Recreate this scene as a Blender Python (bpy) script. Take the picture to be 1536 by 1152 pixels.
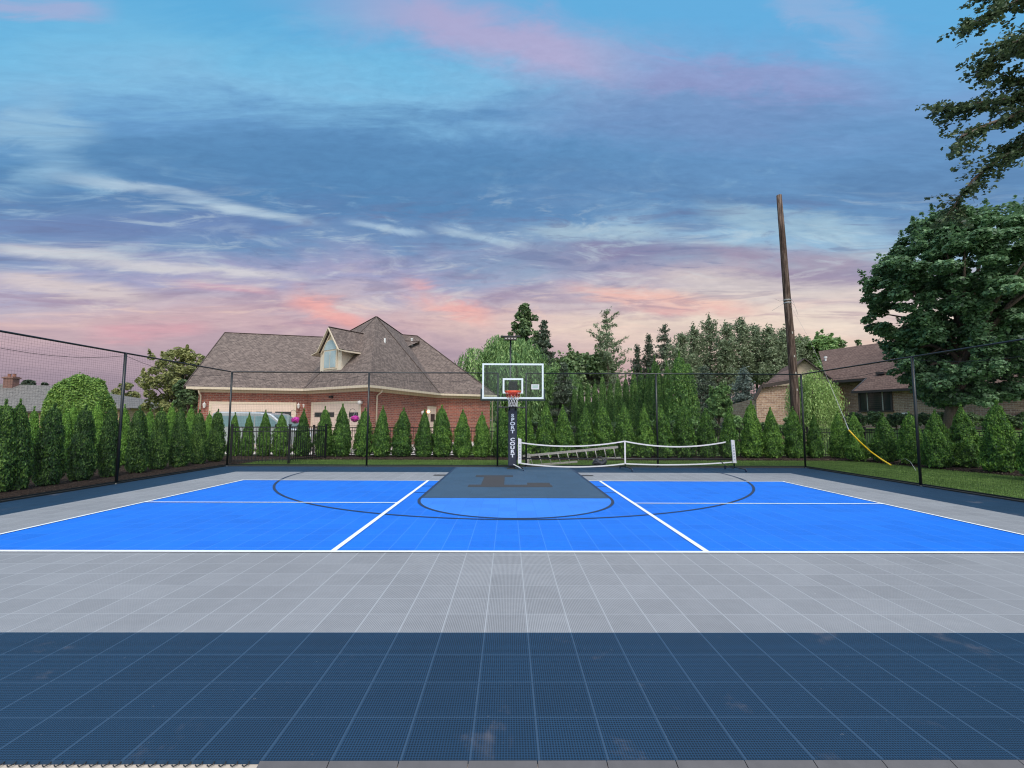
import bpy, math, random
import numpy as np
from math import sin, cos, pi, radians
from mathutils import Vector

for o in list(bpy.data.objects):
    bpy.data.objects.remove(o)
SC = bpy.context.scene
COL = SC.collection
rnd = random.Random(7)

# ------------------------------------------------------------------ camera
F, PITCH, YAW, ROLL = 677.245, 0.0813133, 0.00697286, 0.00372032
CX, CY, CH = -0.141087, -5.291140, 1.490157
cam = bpy.data.cameras.new("camera")
cam.sensor_width = 36.0
cam.lens = F / 1536 * 36.0
cam.clip_start = 0.05
cam.clip_end = 3000
camo = bpy.data.objects.new("camera", cam)
COL.objects.link(camo)
camo.location = (CX, CY, CH)
from mathutils import Matrix
camo.rotation_euler = (Matrix.Rotation(-YAW, 3, 'Z') @ Matrix.Rotation(pi / 2 + PITCH, 3, 'X') @ Matrix.Rotation(ROLL, 3, 'Z')).to_euler()
SC.camera = camo

def ray(px, py):
    x = px - 768; y = py - 576
    c, s = cos(ROLL), sin(ROLL); x, y = x * c + y * s, -x * s + y * c
    r, u, d = x / F, -y / F, 1.0
    c, s = cos(PITCH), sin(PITCH); fw = d * c - u * s; z = d * s + u * c
    c, s = cos(YAW), sin(YAW)
    return np.array([r * c + fw * s, -r * s + fw * c, z])
CAMP = np.array([CX, CY, CH])
def G(px, py, z=0.0):            # point of the photo standing at height z
    d = ray(px, py); return CAMP + d * (z - CH) / d[2]
def A(px, py, Y):                # point of the photo at distance Y into the place
    d = ray(px, py); return CAMP + d * (Y - CY) / d[1]
def RP(px, py, p, n):            # point of the photo on a given plane
    d = ray(px, py); p = np.array(p, float); n = np.array(n, float)
    return CAMP + d * np.dot(p - CAMP, n) / np.dot(d, n)
def azel(px, py):
    d = ray(px, py); d = d / np.linalg.norm(d)
    return math.atan2(d[0], d[1]), math.atan2(d[2], math.sqrt(d[1] ** 2 + .02))

def lin(r, g, b):
    f = lambda c: (c / 255 / 12.92) if c <= 10 else (((c / 255) + .055) / 1.055) ** 2.4
    return (f(r), f(g), f(b), 1.0)

# ------------------------------------------------------------------ node helper
class NT:
    def __init__(s, tree):
        s.t = tree; s.n = tree.nodes; s.l = tree.links
    def node(s, typ, **kw):
        n = s.n.new(typ)
        for k, v in kw.items(): setattr(n, k, v)
        return n
    def put(s, sock, v):
        if isinstance(v, bpy.types.NodeSocket): s.l.new(v, sock)
        elif v is not None: sock.default_value = v
    def m(s, op, a, b=None, c=None, clamp=False):
        n = s.node('ShaderNodeMath', operation=op, use_clamp=clamp)
        s.put(n.inputs[0], a); s.put(n.inputs[1], b)
        if c is not None: s.put(n.inputs[2], c)
        return n.outputs[0]
    def add(s, a, b): return s.m('ADD', a, b)
    def sub(s, a, b): return s.m('SUBTRACT', a, b)
    def mul(s, a, b): return s.m('MULTIPLY', a, b)
    def step(s, x, lo, hi):      # smoothstep
        n = s.node('ShaderNodeMapRange', interpolation_type='SMOOTHSTEP')
        s.put(n.inputs[0], x); n.inputs[1].default_value = lo; n.inputs[2].default_value = hi
        return n.outputs[0]
    def win(s, x, a, b, c, d):   # soft window
        return s.mul(s.step(x, a, b), s.sub(1.0, s.step(x, c, d)))
    def vec(s, x, y, z=0.0):
        n = s.node('ShaderNodeCombineXYZ')
        s.put(n.inputs[0], x); s.put(n.inputs[1], y); s.put(n.inputs[2], z)
        return n.outputs[0]
    def noise(s, v, scale, detail=4, rough=.55, dist=0.0, color=False):
        n = s.node('ShaderNodeTexNoise')
        if v is not None: s.put(n.inputs['Vector'], v)
        n.inputs['Scale'].default_value = scale; n.inputs['Detail'].default_value = detail
        n.inputs['Roughness'].default_value = rough; n.inputs['Distortion'].default_value = dist
        return n.outputs['Color' if color else 'Fac']
    def mix(s, f, a, b, bt='MIX'):
        n = s.node('ShaderNodeMix', data_type='RGBA', blend_type=bt)
        s.put(n.inputs[0], f); s.put(n.inputs[6], a); s.put(n.inputs[7], b)
        return n.outputs[2]
    def ramp(s, f, stops, interp='LINEAR'):
        n = s.node('ShaderNodeValToRGB'); cr = n.color_ramp; cr.interpolation = interp
        while len(cr.elements) < len(stops): cr.elements.new(0.5)
        for e, (p, c) in zip(cr.elements, stops): e.position = p; e.color = c
        s.put(n.inputs[0], f)
        return n.outputs[0]
    def sep(s, v):
        n = s.node('ShaderNodeSeparateXYZ'); s.put(n.inputs[0], v); return n.outputs

# ------------------------------------------------------------------ world: dusk sky with clouds
SUN_EL, SUN_AZ = radians(52), radians(160)       # azimuth from +Y clockwise
W = bpy.data.worlds.new("World"); SC.world = W; W.use_nodes = True
W.node_tree.nodes.clear(); w = NT(W.node_tree)
tc = w.node('ShaderNodeTexCoord')
dx, dy, dz = w.sep(tc.outputs['Generated'])
az = w.mul(w.m('ARCTAN2', dx, dy), 180 / pi)
elt = w.mul(w.m('ARCSINE', dz), 180 / pi)
# the cloud rolls lie parallel to the world X axis
el = w.mul(w.m('ARCTAN2', dz, w.m('SQRT', w.add(w.mul(dy, dy), .02))), 180 / pi)
wp = w.noise(w.vec(w.mul(az, .035), w.mul(el, .10), 3.0), 1.0, 3, .5)
wp2 = w.noise(w.vec(w.mul(az, .05), w.mul(el, .22), 9.0), 1.0, 6, .62, .8)
elw = w.add(el, w.add(w.mul(w.sub(wp, .5), 9.0), w.mul(w.sub(wp2, .5), 9.0)))
t = w.m('DIVIDE', elw, 60.0)
def st(*a): return [(e / 60.0, lin(*c)) for e, c in a]
rL = w.ramp(t, st((0, (140, 122, 142)), (5, (158, 136, 152)), (9.5, (184, 156, 166)), (12.5, (202, 170, 174)), (15.5, (188, 174, 188)),
                  (18, (160, 158, 190)), (21, (110, 142, 184)), (25, (84, 126, 174)), (30, (82, 134, 180)), (33.5, (98, 152, 200)),
                  (36.5, (122, 182, 220)), (40, (110, 182, 222)), (44, (86, 170, 218)), (60, (88, 168, 216))))
rR = w.ramp(t, st((0, (175, 145, 148)), (5, (190, 150, 152)), (9, (224, 194, 178)), (12, (234, 216, 200)), (15, (212, 196, 192)),
                  (17.5, (176, 166, 182)), (20.5, (160, 188, 206)), (23.5, (142, 180, 210)), (26.5, (98, 142, 186)), (31, (94, 142, 190)),
                  (36, (112, 156, 204)), (40, (108, 166, 214)), (44, (92, 170, 220)), (60, (90, 170, 220))))
lr = w.step(w.add(az, w.mul(w.sub(wp, .5), 40)), -16, 30)
skyc = w.mix(lr, rL, rR)
# fine horizontal structure of the cloud sheet
g = w.noise(w.vec(w.mul(az, .11), w.mul(el, .42), 1.0), 1.0, 8, .6, .9)
g2 = w.noise(w.vec(w.mul(az, .055), w.mul(el, .30), 5.0), 1.0, 7, .58, .6)
# pale wisps where thin cloud catches light
wc = w.ramp(w.m('DIVIDE', el, 60), st((6, (232, 190, 178)), (14, (232, 214, 202)), (20, (196, 210, 220)), (28, (152, 196, 222)), (40, (140, 190, 224))))
skyc = w.mix(w.mul(w.mul(w.step(g, .52, .74), w.win(el, 8, 15, 26, 33)), .62), skyc, wc)
# grey mauve undersides
dc = w.ramp(w.m('DIVIDE', el, 60), st((5, (176, 134, 146)), (14, (158, 128, 152)), (20, (112, 122, 162)), (28, (78, 120, 166)), (40, (100, 146, 192))))
skyc = w.mix(w.mul(w.mul(w.step(g2, .50, .66), w.win(el, 6, 13, 30, 36)), .62), skyc, dc)
# blue mass of cloud, broad
def blob(px, py, rx, ry, tilt=0.0):
    a0, e0 = azel(px, py); a0 = math.degrees(a0); e0 = math.degrees(e0)
    A1 = w.sub(az, a0); E1 = w.sub(el, e0)
    c, s = cos(radians(tilt)), sin(radians(tilt))
    u = w.m('DIVIDE', w.add(w.mul(A1, c), w.mul(E1, s)), rx)
    v = w.m('DIVIDE', w.sub(w.mul(E1, c), w.mul(A1, s)), ry)
    v = w.add(v, w.mul(w.sub(wp2, .5), 2.2)); u = w.add(u, w.mul(w.sub(g2, .5), 1.4))
    r = w.m('SQRT', w.add(w.mul(u, u), w.mul(v, v)))
    return w.sub(1.0, w.step(r, .25, 1.15))
skyc = w.mix(w.mul(blob(560, 250, 34, 6.5, 0), .80), skyc, lin(78, 130, 178))
skyc = w.mix(w.mul(blob(900, 300, 20, 4.5, 4), .55), skyc, lin(88, 134, 182))
skyc = w.mix(w.mul(blob(1000, 160, 24, 4.2, 0), .5), skyc, lin(112, 138, 186))
skyc = w.mix(w.mul(blob(900, 385, 17, 2.5, 0), .62), skyc, lin(128, 126, 164))
skyc = w.mix(w.mul(blob(1230, 400, 12, 2.4, 0), .45), skyc, lin(166, 140, 160))
skyc = w.mix(w.mul(blob(250, 340, 18, 1.8, 2), .6), skyc, lin(104, 126, 176))
# named streaks
def streak(x0, y0, x1, y1, wd, strength, col, soft=.6, nz=1.2):
    a0, e0 = [math.degrees(q) for q in azel(x0, y0)]; a1, e1 = [math.degrees(q) for q in azel(x1, y1)]
    L = math.hypot(a1 - a0, e1 - e0); ux, uy = (a1 - a0) / L, (e1 - e0) / L
    A1 = w.sub(az, a0); E1 = w.sub(el, e0)
    tt = w.m('DIVIDE', w.add(w.mul(A1, ux), w.mul(E1, uy)), L)
    ss = w.sub(w.mul(E1, ux), w.mul(A1, uy))
    ss = w.add(ss, w.mul(w.sub(g, .5), wd * nz * 2.2))
    m_ = w.mul(w.sub(1.0, w.step(w.m('ABSOLUTE', ss), wd * .1, wd)), w.win(tt, -.12, .25, .7, 1.12))
    m_ = w.mul(m_, w.step(g2, .22, .22 + soft * .5))
    return w.mix(w.mul(m_, strength), skyc, lin(*col))
skyc = streak(420, -40, 980, 112, 4.6, .52, (164, 166, 208), .3, .5)
skyc = streak(560, 10, 960, 104, 2.6, .48, (196, 166, 200), .3, .5)
skyc = streak(-60, 10, 170, 12, 1.3, .6, (176, 170, 208))
skyc = streak(930, 95, 1330, 135, 3.0, .45, (160, 150, 198))
skyc = streak(1150, -30, 1340, 70, 2.6, .5, (160, 176, 214))
skyc = streak(-40, 190, 160, 205, 2.6, .8, (146, 188, 216))
skyc = streak(70, 130, 60, 300, 2.4, .45, (140, 184, 214))
skyc = streak(40, 235, 190, 280, 1.6, .5, (140, 182, 212))
skyc = streak(90, 262, 480, 340, .9, .85, (180, 202, 218))
skyc = streak(520, 335, 640, 352, .7, .7, (170, 196, 218))
skyc = streak(650, 342, 800, 372, .8, .6, (178, 202, 218))
skyc = streak(-30, 370, 200, 388, 1.1, .85, (206, 206, 210))
skyc = streak(120, 392, 470, 418, 1.0, .85, (210, 206, 208))
skyc = streak(-30, 410, 240, 450, 1.7, .8, (216, 200, 196))
skyc = streak(1050, 320, 1330, 350, 2.0, .6, (168, 198, 212))
skyc = streak(780, 350, 1010, 345, 1.3, .6, (176, 200, 212))
skyc = streak(1000, 420, 1320, 445, 2.0, .6, (208, 198, 196))
skyc = streak(1040, 372, 1320, 398, 1.5, .6, (160, 140, 164))
skyc = streak(830, 372, 1090, 380, 1.6, .55, (136, 124, 160))
skyc = streak(600, 480, 1000, 500, 2.2, .5, (226, 190, 178))
skyc = streak(430, 450, 560, 488, 2.2, .8, (240, 166, 156))
skyc = streak(600, 430, 740, 480, 2.0, .75, (242, 170, 158))
skyc = streak(260, 425, 420, 440, .8, .4, (232, 164, 168))
skyc = streak(130, 500, 320, 492, 1.6, .4, (228, 150, 160))
skyc = streak(850, 432, 1130, 462, 1.5, .8, (240, 184, 168))
skyc = streak(930, 462, 1150, 470, 1.0, .6, (222, 162, 158))
skyc = streak(780, 490, 1290, 486, 1.9, .65, (230, 208, 190))
g3 = w.noise(w.vec(w.mul(az, .22), w.mul(el, 1.3), 2.0), 1.0, 7, .65, .7)
g4 = w.noise(w.vec(w.mul(az, .5), w.mul(el, 1.6), 6.0), 1.0, 5, .6, .5)
k3 = w.add(1.0, w.add(w.mul(w.sub(g3, .5), .24), w.mul(w.sub(g4, .5), .30)))
g5 = w.noise(w.vec(w.mul(az, .09), w.mul(el, .5), 12.0), 1.0, 7, .62, 1.1)
skyc = w.mix(w.mul(w.mul(w.step(g5, .53, .68), w.win(el, 9, 14, 24, 29)), .50), skyc, w.mix(w.step(el, 12, 22), lin(236, 200, 184), lin(182, 202, 214)))
skyc = w.mix(w.mul(w.mul(w.sub(1.0, w.step(g5, .34, .46)), w.win(el, 9, 14, 24, 29)), .45), skyc, w.mix(w.step(el, 12, 20), lin(170, 136, 150), lin(104, 116, 156)))
hs = w.node('ShaderNodeHueSaturation'); hs.inputs['Saturation'].default_value = .97; w.put(hs.inputs['Color'], skyc); skyc = hs.outputs[0]
skyc = w.mix(w.win(el, 1, 6, 36, 46), skyc, w.mix(1.0, skyc, w.vec(k3, k3, w.add(w.mul(k3, .8), .2)), 'MULTIPLY'))
# unseen sky overhead and behind: brightness added to light the court and plants
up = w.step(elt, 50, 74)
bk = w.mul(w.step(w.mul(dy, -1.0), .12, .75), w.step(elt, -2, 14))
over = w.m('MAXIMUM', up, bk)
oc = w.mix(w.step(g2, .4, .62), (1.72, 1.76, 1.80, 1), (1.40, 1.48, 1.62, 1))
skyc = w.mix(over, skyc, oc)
ground_dark = w.step(elt, -6, 0)
skyc = w.mix(ground_dark, (.10, .11, .10, 1), skyc)
ns = w.node('ShaderNodeTexSky', sky_type='NISHITA')
ns.sun_disc = False; ns.sun_elevation = SUN_EL; ns.sun_rotation = SUN_AZ
bg1 = w.node('ShaderNodeBackground'); w.put(bg1.inputs[0], ns.outputs[0]); bg1.inputs[1].default_value = 0.0
bg2 = w.node('ShaderNodeBackground'); bg2.inputs[1].default_value = 1.0
nis = w.mix(1.0, ns.outputs[0], (.008, .008, .008, 1), 'MULTIPLY')
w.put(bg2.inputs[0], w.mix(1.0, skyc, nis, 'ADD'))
W.node_tree.nodes.remove(bg1)
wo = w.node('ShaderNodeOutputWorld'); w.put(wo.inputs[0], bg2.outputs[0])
W.cycles.sampling_method = 'MANUAL'; W.cycles.sample_map_resolution = 512

sun = bpy.data.lights.new("sun", 'SUN'); sun.energy = 2.4; sun.angle = radians(16); sun.color = (1.0, .95, .88)
suno = bpy.data.objects.new("sun", sun); COL.objects.link(suno)
sd = Vector((sin(SUN_AZ) * cos(SUN_EL), cos(SUN_AZ) * cos(SUN_EL), sin(SUN_EL)))
suno.rotation_euler = sd.to_track_quat('Z', 'Y').to_euler()
SC.view_settings.view_transform = 'Standard'; SC.view_settings.look = 'None'
SC.view_settings.exposure = 0.0; SC.view_settings.gamma = 1.0
SC.cycles.filter_width = 1.15; SC.cycles.max_bounces = 6; SC.cycles.transparent_max_bounces = 12

# ------------------------------------------------------------------ mesh helpers
def tag(o, label=None, cat=None, group=None, kind=None):
    if label: o['label'] = label
    if cat: o['category'] = cat
    if group: o['group'] = group
    if kind: o['kind'] = kind
    return o
def thing(name, label, cat, loc=(0, 0, 0), group=None):
    o = bpy.data.objects.new(name, None); COL.objects.link(o)
    o.location = tuple(float(q) for q in loc); o.empty_display_size = .2
    return tag(o, label, cat, group)

class MB:
    """collects polygons, boxes, tubes; build() links them as one mesh object.
    Vertices are world coordinates; a parent Empty's location is subtracted."""
    def __init__(s): s.v = []; s.f = []; s.mi = []
    def poly(s, pts, mi=0):
        b = len(s.v); s.v += [tuple(map(float, p)) for p in pts]; s.f.append(tuple(range(b, b + len(pts)))); s.mi.append(mi); return s
    def raw(s, vs, fs, mi=0):
        b = len(s.v); s.v += [tuple(map(float, p)) for p in vs]
        for f in fs: s.f.append(tuple(b + i for i in f)); s.mi.append(mi)
        return s
    def box(s, c, d, u=(1, 0, 0), v=(0, 1, 0), w_=(0, 0, 1), mi=0):
        c = np.array(c, float); u = np.array(u, float) * d[0] / 2; v = np.array(v, float) * d[1] / 2; w_ = np.array(w_, float) * d[2] / 2
        vs = [c + a * u + b * v + e * w_ for e in (-1, 1) for b in (-1, 1) for a in (-1, 1)]
        return s.raw(vs, [(0, 2, 3, 1), (4, 5, 7, 6), (0, 1, 5, 4), (2, 6, 7, 3), (0, 4, 6, 2), (1, 3, 7, 5)], mi)
    def bar(s, a, b, wd, ht, up=(0, 0, 1), mi=0):
        a = np.array(a, float); b = np.array(b, float); d = b - a; L = np.linalg.norm(d); d /= L
        u = np.cross(up, d); n = np.linalg.norm(u)
        if n < 1e-4: u = np.cross((1, 0, 0), d); n = np.linalg.norm(u)
        u /= n; v = np.cross(d, u)
        return s.box((a + b) / 2, (L, wd, ht), d, u, v, mi)
    def tube(s, pts, r, n=8, caps=True, mi=0):
        pts = [np.array(p, float) for p in pts]
        if not hasattr(r, '__len__'): r = [r] * len(pts)
        b = len(s.v); prev = None
        for i, p in enumerate(pts):
            d = pts[min(i + 1, len(pts) - 1)] - pts[max(i - 1, 0)]; d = d / (np.linalg.norm(d) + 1e-9)
            if prev is None:
                u = np.cross(d, (0, 0, 1));
                if np.linalg.norm(u) < 1e-3: u = np.cross(d, (1, 0, 0))
            else: u = prev - d * np.dot(prev, d)
            u = u / (np.linalg.norm(u) + 1e-9); prev = u; v = np.cross(d, u)
            for k in range(n):
                a = 2 * pi * k / n; s.v.append(tuple(p + r[i] * (cos(a) * u + sin(a) * v)))
        for i in range(len(pts) - 1):
            for k in range(n):
                k2 = (k + 1) % n
                s.f.append((b + i * n + k, b + i * n + k2, b + (i + 1) * n + k2, b + (i + 1) * n + k)); s.mi.append(mi)
        if caps:
            s.f.append(tuple(b + k for k in reversed(range(n)))); s.mi.append(mi)
            e = b + (len(pts) - 1) * n; s.f.append(tuple(e + k for k in range(n))); s.mi.append(mi)
        return s
    def lathe(s, c, prof, n=16, axis=(0, 0, 1), mi=0):      # prof: (r, h)
        c = np.array(c, float); ax = np.array(axis, float); ax /= np.linalg.norm(ax)
        u = np.cross(ax, (0, 0, 1));
        if np.linalg.norm(u) < 1e-3: u = np.array([1., 0, 0])
        u /= np.linalg.norm(u); v = np.cross(ax, u); b = len(s.v)
        for r, h in prof:
            for k in range(n):
                a = 2 * pi * k / n; s.v.append(tuple(c + ax * h + r * (cos(a) * u + sin(a) * v)))
        for i in range(len(prof) - 1):
            for k in range(n):
                k2 = (k + 1) % n
                s.f.append((b + i * n + k, b + i * n + k2, b + (i + 1) * n + k2, b + (i + 1) * n + k)); s.mi.append(mi)
        return s
    def sphere(s, c, r, n=10, sc=(1, 1, 1), mi=0):
        m = n // 2 + 1; b = len(s.v)
        for i in range(m + 1):
            th = pi * i / m
            for k in range(n):
                a = 2 * pi * k / n
                s.v.append((c[0] + r * sc[0] * sin(th) * cos(a), c[1] + r * sc[1] * sin(th) * sin(a), c[2] + r * sc[2] * cos(th)))
        for i in range(m):
            for k in range(n):
                k2 = (k + 1) % n
                s.f.append((b + i * n + k, b + (i + 1) * n + k, b + (i + 1) * n + k2, b + i * n + k2)); s.mi.append(mi)
        return s
    def prism(s, outline, axis, mi=0):      # outline: 3d points (planar), extruded by vector axis
        a = np.array(axis, float); o = [np.array(p, float) for p in outline]; n = len(o)
        vs = o + [p + a for p in o]
        fs = [tuple(range(n - 1, -1, -1)), tuple(range(n, 2 * n))] + [(i, (i + 1) % n, n + (i + 1) % n, n + i) for i in range(n)]
        return s.raw(vs, fs, mi)
    def build(s, name, mats, parent=None, smooth=False, bevel=0.0, uv=True):
        me = bpy.data.meshes.new(name); off = np.array(parent.matrix_local.translation if False else (world_loc(parent) if parent else (0, 0, 0)), float)
        V = np.array(s.v, float)
        me.from_pydata([tuple(q) for q in V - off], [], s.f)
        if not isinstance(mats, (list, tuple)): mats = [mats]
        for m_ in mats: me.materials.append(m_)
        me.polygons.foreach_set('material_index', s.mi)
        if uv:
            ul = me.uv_layers.new(name='uv')
            me.update()
            for p in me.polygons:
                n = np.array(p.normal)
                if abs(n[2]) > .97: tu, tv = np.array([1, 0, 0.]), np.array([0, 1., 0])
                else:
                    tu = np.cross((0, 0, 1.), n); tu /= np.linalg.norm(tu); tv = np.cross(n, tu)
                for li in p.loop_indices:
                    q = V[me.loops[li].vertex_index]; ul.data[li].uv = (float(q @ tu), float(q @ tv))
        if smooth: me.polygons.foreach_set('use_smooth', [True] * len(me.polygons))
        me.update()
        o = bpy.data.objects.new(name, me); COL.objects.link(o)
        if parent: o.parent = parent
        if bevel:
            b = o.modifiers.new('bevel', 'BEVEL'); b.width = bevel; b.segments = 2; b.limit_method = 'ANGLE'
        return o
def world_loc(p):
    t = np.zeros(3)
    while p is not None: t += np.array(p.location); p = p.parent
    return t

def fastmesh(name, verts, quads, mat, parent=None, off=None):
    """numpy mesh of quads (or tris, by the width of the array)"""
    me = bpy.data.meshes.new(name); k = quads.shape[1]
    if off is None: off = world_loc(parent) if parent else np.zeros(3)
    me.vertices.add(len(verts)); me.vertices.foreach_set('co', (verts - off).astype(np.float32).ravel())
    me.loops.add(quads.size); me.loops.foreach_set('vertex_index', quads.astype(np.int32).ravel())
    me.polygons.add(len(quads)); me.polygons.foreach_set('loop_start', np.arange(0, quads.size, k, dtype=np.int32))
    me.polygons.foreach_set('loop_total', np.full(len(quads), k, dtype=np.int32))
    me.materials.append(mat); me.update(calc_edges=True)
    o = bpy.data.objects.new(name, me); COL.objects.link(o)
    if parent: o.parent = parent
    return o

def copy_thing(src, loc, rotz=0.0, sc=(1, 1, 1), label=None, name=None):
    c = src.copy(); COL.objects.link(c); c.location = tuple(float(q) for q in loc); c.rotation_euler = (0, 0, rotz); c.scale = sc
    if label: c['label'] = label
    def rec(a, b):
        for ch in a.children:
            d = ch.copy(); COL.objects.link(d); d.parent = b; rec(ch, d)
    rec(src, c)
    return c

# ------------------------------------------------------------------ materials
def newmat(name):
    m_ = bpy.data.materials.new(name); m_.use_nodes = True; m_.node_tree.nodes.clear(); return m_, NT(m_.node_tree)
def finish(n, col, rough=.6, metal=0.0, bump=None, bstr=.3, bdist=.01, spec=.5, extra=None):
    p = n.node('ShaderNodeBsdfPrincipled')
    n.put(p.inputs['Base Color'], col); n.put(p.inputs['Roughness'], rough); p.inputs['Metallic'].default_value = metal
    p.inputs['Specular IOR Level'].default_value = spec
    if bump is not None:
        b = n.node('ShaderNodeBump'); b.inputs['Strength'].default_value = bstr; b.inputs['Distance'].default_value = bdist
        n.put(b.inputs['Height'], bump); n.put(p.inputs['Normal'], b.outputs[0])
    o = n.node('ShaderNodeOutputMaterial'); n.put(o.inputs[0], p.outputs[0]); return p
def plain(name, rgb, rough=.5, metal=0.0, var=.15, scale=6.0, spec=.5):
    m_, n = newmat(name); t_ = n.node('ShaderNodeTexCoord')
    f = n.noise(t_.outputs['Object'], scale, 5, .6)
    c = (*[q * (1 - var) for q in rgb[:3]], 1); d = (*[min(1, q * (1 + var)) for q in rgb[:3]], 1)
    finish(n, n.mix(f, c, d), rough, metal, spec=spec); return m_
SR = lambda r, g, b: lin(r, g, b)[:3]

TS = .3048
def tile_mat(name, rgb, seam, seamw=.010, hole=.45, stain=0.0, rough=.55, seamf=.55, spec=.3):
    m_, n = newmat(name); t_ = n.node('ShaderNodeTexCoord'); x, y, z = n.sep(t_.outputs['Object'])
    tx = n.m('DIVIDE', x, TS); ty = n.m('DIVIDE', n.add(y, 3.19), TS)
    fx = n.m('FRACT', tx); fy = n.m('FRACT', ty)
    ex = n.m('ABSOLUTE', n.sub(fx, .5)); ey = n.m('ABSOLUTE', n.sub(fy, .5))
    wv = seamw / TS / 2
    sx = n.step(ex, .5 - wv * 1.5, .5 - wv * .7); sy = n.mul(n.step(ey, .5 - wv * 1.5, .5 - wv * .7), .7)
    seamm = n.m('MAXIMUM', sx, sy)
    # open lattice of small diamonds
    P = .0255
    a = n.m('SINE', n.mul(n.add(x, n.mul(y, .85)), 2 * pi / P)); b = n.m('SINE', n.mul(n.sub(x, n.mul(y, .85)), 2 * pi / P))
    hm = n.step(n.mul(a, b), -.05, .30)
    wn = n.node('ShaderNodeTexWhiteNoise', noise_dimensions='2D')
    n.put(wn.inputs[0], n.vec(n.m('FLOOR', tx), n.m('FLOOR', ty)))
    big = n.noise(t_.outputs['Object'], .55, 5, .62); fine = n.noise(t_.outputs['Object'], 9, 5, .7)
    v = n.add(n.add(.82, n.mul(big, .32)), n.add(n.mul(n.sub(wn.outputs[0], .5), .12), n.mul(n.sub(fine, .5), .22)))
    base = n.mix(1.0, (*rgb, 1), n.vec(v, v, v), 'MULTIPLY')
    dark = n.mix(1.0, base, (hole, hole, hole, 1), 'MULTIPLY')
    c = n.mix(n.mul(hm, .9), base, dark)
    c = n.mix(n.mul(seamm, seamf), c, (*seam, 1))
    if stain:
        s1 = n.step(n.noise(t_.outputs['Object'], 1.9, 5, .65, .3), .60, .78)
        c = n.mix(n.mul(s1, stain), c, (.20, .17, .17, 1))
        s3 = n.step(n.noise(t_.outputs['Object'], 27, 3, .6), .70, .76)
        c = n.mix(n.mul(s3, stain * .55), c, (.33, .34, .36, 1))
    vo = n.node('ShaderNodeTexVoronoi'); n.put(vo.inputs['Vector'], t_.outputs['Object']); vo.inputs['Scale'].default_value = 1.7
    vo.inputs['Randomness'].default_value = 1.0
    sp = n.sub(1.0, n.step(vo.outputs['Distance'], .008, .014))
    c = n.mix(n.mul(sp, .5), c, (.45, .45, .43, 1))
    finish(n, c, rough, 0, n.sub(1.0, hm), .25, .004, spec=spec)
    return m_
M = {}
M['navy'] = tile_mat('navy_tile', (.0135, .047, .100), (.060, .115, .195), stain=.36, hole=.20, seamf=.40)
M['grey'] = tile_mat('grey_tile', (.305, .305, .322), (.41, .42, .445), hole=.50, stain=.05)
M['blue'] = tile_mat('blue_tile', (.008, .168, .74), (.08, .26, .76), hole=.75, seamf=.5)
M['keytile'] = tile_mat('key_tile', (.050, .100, .165), (.03, .08, .16), hole=.5, seamf=.4)
M['key_glare'] = tile_mat('key_glare_tile', (.04, .225, .78), (.01, .13, .6), hole=.75, seamf=.4)  # court blue made lighter: slight glare put into the tile colour
M['white_line'] = plain('white_line_paint', (.76, .78, .80), .6, var=.05, scale=3)
M['dark_line'] = plain('dark_line_paint', (.012, .030, .075), .5)
M['taupe'] = plain('taupe_mark_paint', (.040, .037, .040), .8, var=.15, scale=14)
M['black_metal'] = plain('black_metal', (.010, .012, .013), .38, .0, .2)
M['black_rubber'] = plain('black_rubber', (.015, .015, .016), .8)
M['edge_strip'] = plain('edge_strip', (.045, .042, .040), .7, var=.35, scale=10)
M['netting'] = plain('netting_cord', (.010, .010, .011), .7)
M['white_metal'] = plain('white_metal', (.75, .75, .74), .4, var=.05)
M['aluminium'] = plain('aluminium', (.42, .40, .36), .42, .35, .12)
M['navy_pad'] = plain('navy_pad', (.018, .024, .045), .55, var=.2)
M['white_band'] = plain('white_band', (.60, .60, .62), .6, var=.06)
M['cream'] = plain('cream_trim', (.60, .50, .38), .55, var=.07)
M['cream_stucco'] = plain('cream_stucco', (.62, .54, .43), .8, var=.08)
M['orange'] = plain('orange_metal', (.80, .10, .04), .4, var=.08)
M['white_cord'] = plain('white_cord', (.75, .74, .72), .8, var=.08)
M['fence_iron'] = plain('fence_iron', (.010, .011, .012), .4)
M['yellow'] = plain('yellow_plastic', (.85, .56, .02), .45, var=.12)
M['wire'] = plain('galvanised_wire', (.34, .34, .34), .4, .5)
M['magenta'] = plain('petunia_petals', (.55, .03, .33), .6, var=.3, scale=30)
M['bagcloth'] = plain('dark_bag_cloth', (.035, .040, .052), .7, var=.5, scale=9)
M['terracotta'] = plain('terracotta', (.30, .13, .09), .8)
M['pale_glass_lamp'] = plain('pale_lamp_glass', (.62, .60, .57), .3)
M['dark_trim'] = plain('dark_brown_trim', (.050, .036, .032), .5)
M['red_wood'] = plain('red_brown_column', (.22, .075, .05), .6)
M['concrete'] = plain('concrete', (.50, .42, .35), .85, var=.14, scale=4)
M['driveway'] = plain('driveway_concrete', (.52, .45, .40), .85, var=.12, scale=2)
M['ramp_edge'] = plain('ramp_edging', (.095, .088, .092), .7, var=.25, scale=12)

def glass_dark(name, col, rough=.08):
    m_, n = newmat(name); t_ = n.node('ShaderNodeTexCoord'); f = n.noise(t_.outputs['Object'], 1.2, 3)
    finish(n, n.mix(f, (*[q * .6 for q in col], 1), (*[q * 1.5 for q in col], 1)), rough, 0, spec=.8); return m_
M['win_dark'] = glass_dark('window_glass_dark', (.020, .028, .028))
M['win_pale'] = glass_dark('window_glass_pale', (.34, .40, .40), .15)
M['car_glass'] = glass_dark('car_glass', (.16, .25, .27), .06)

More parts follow.
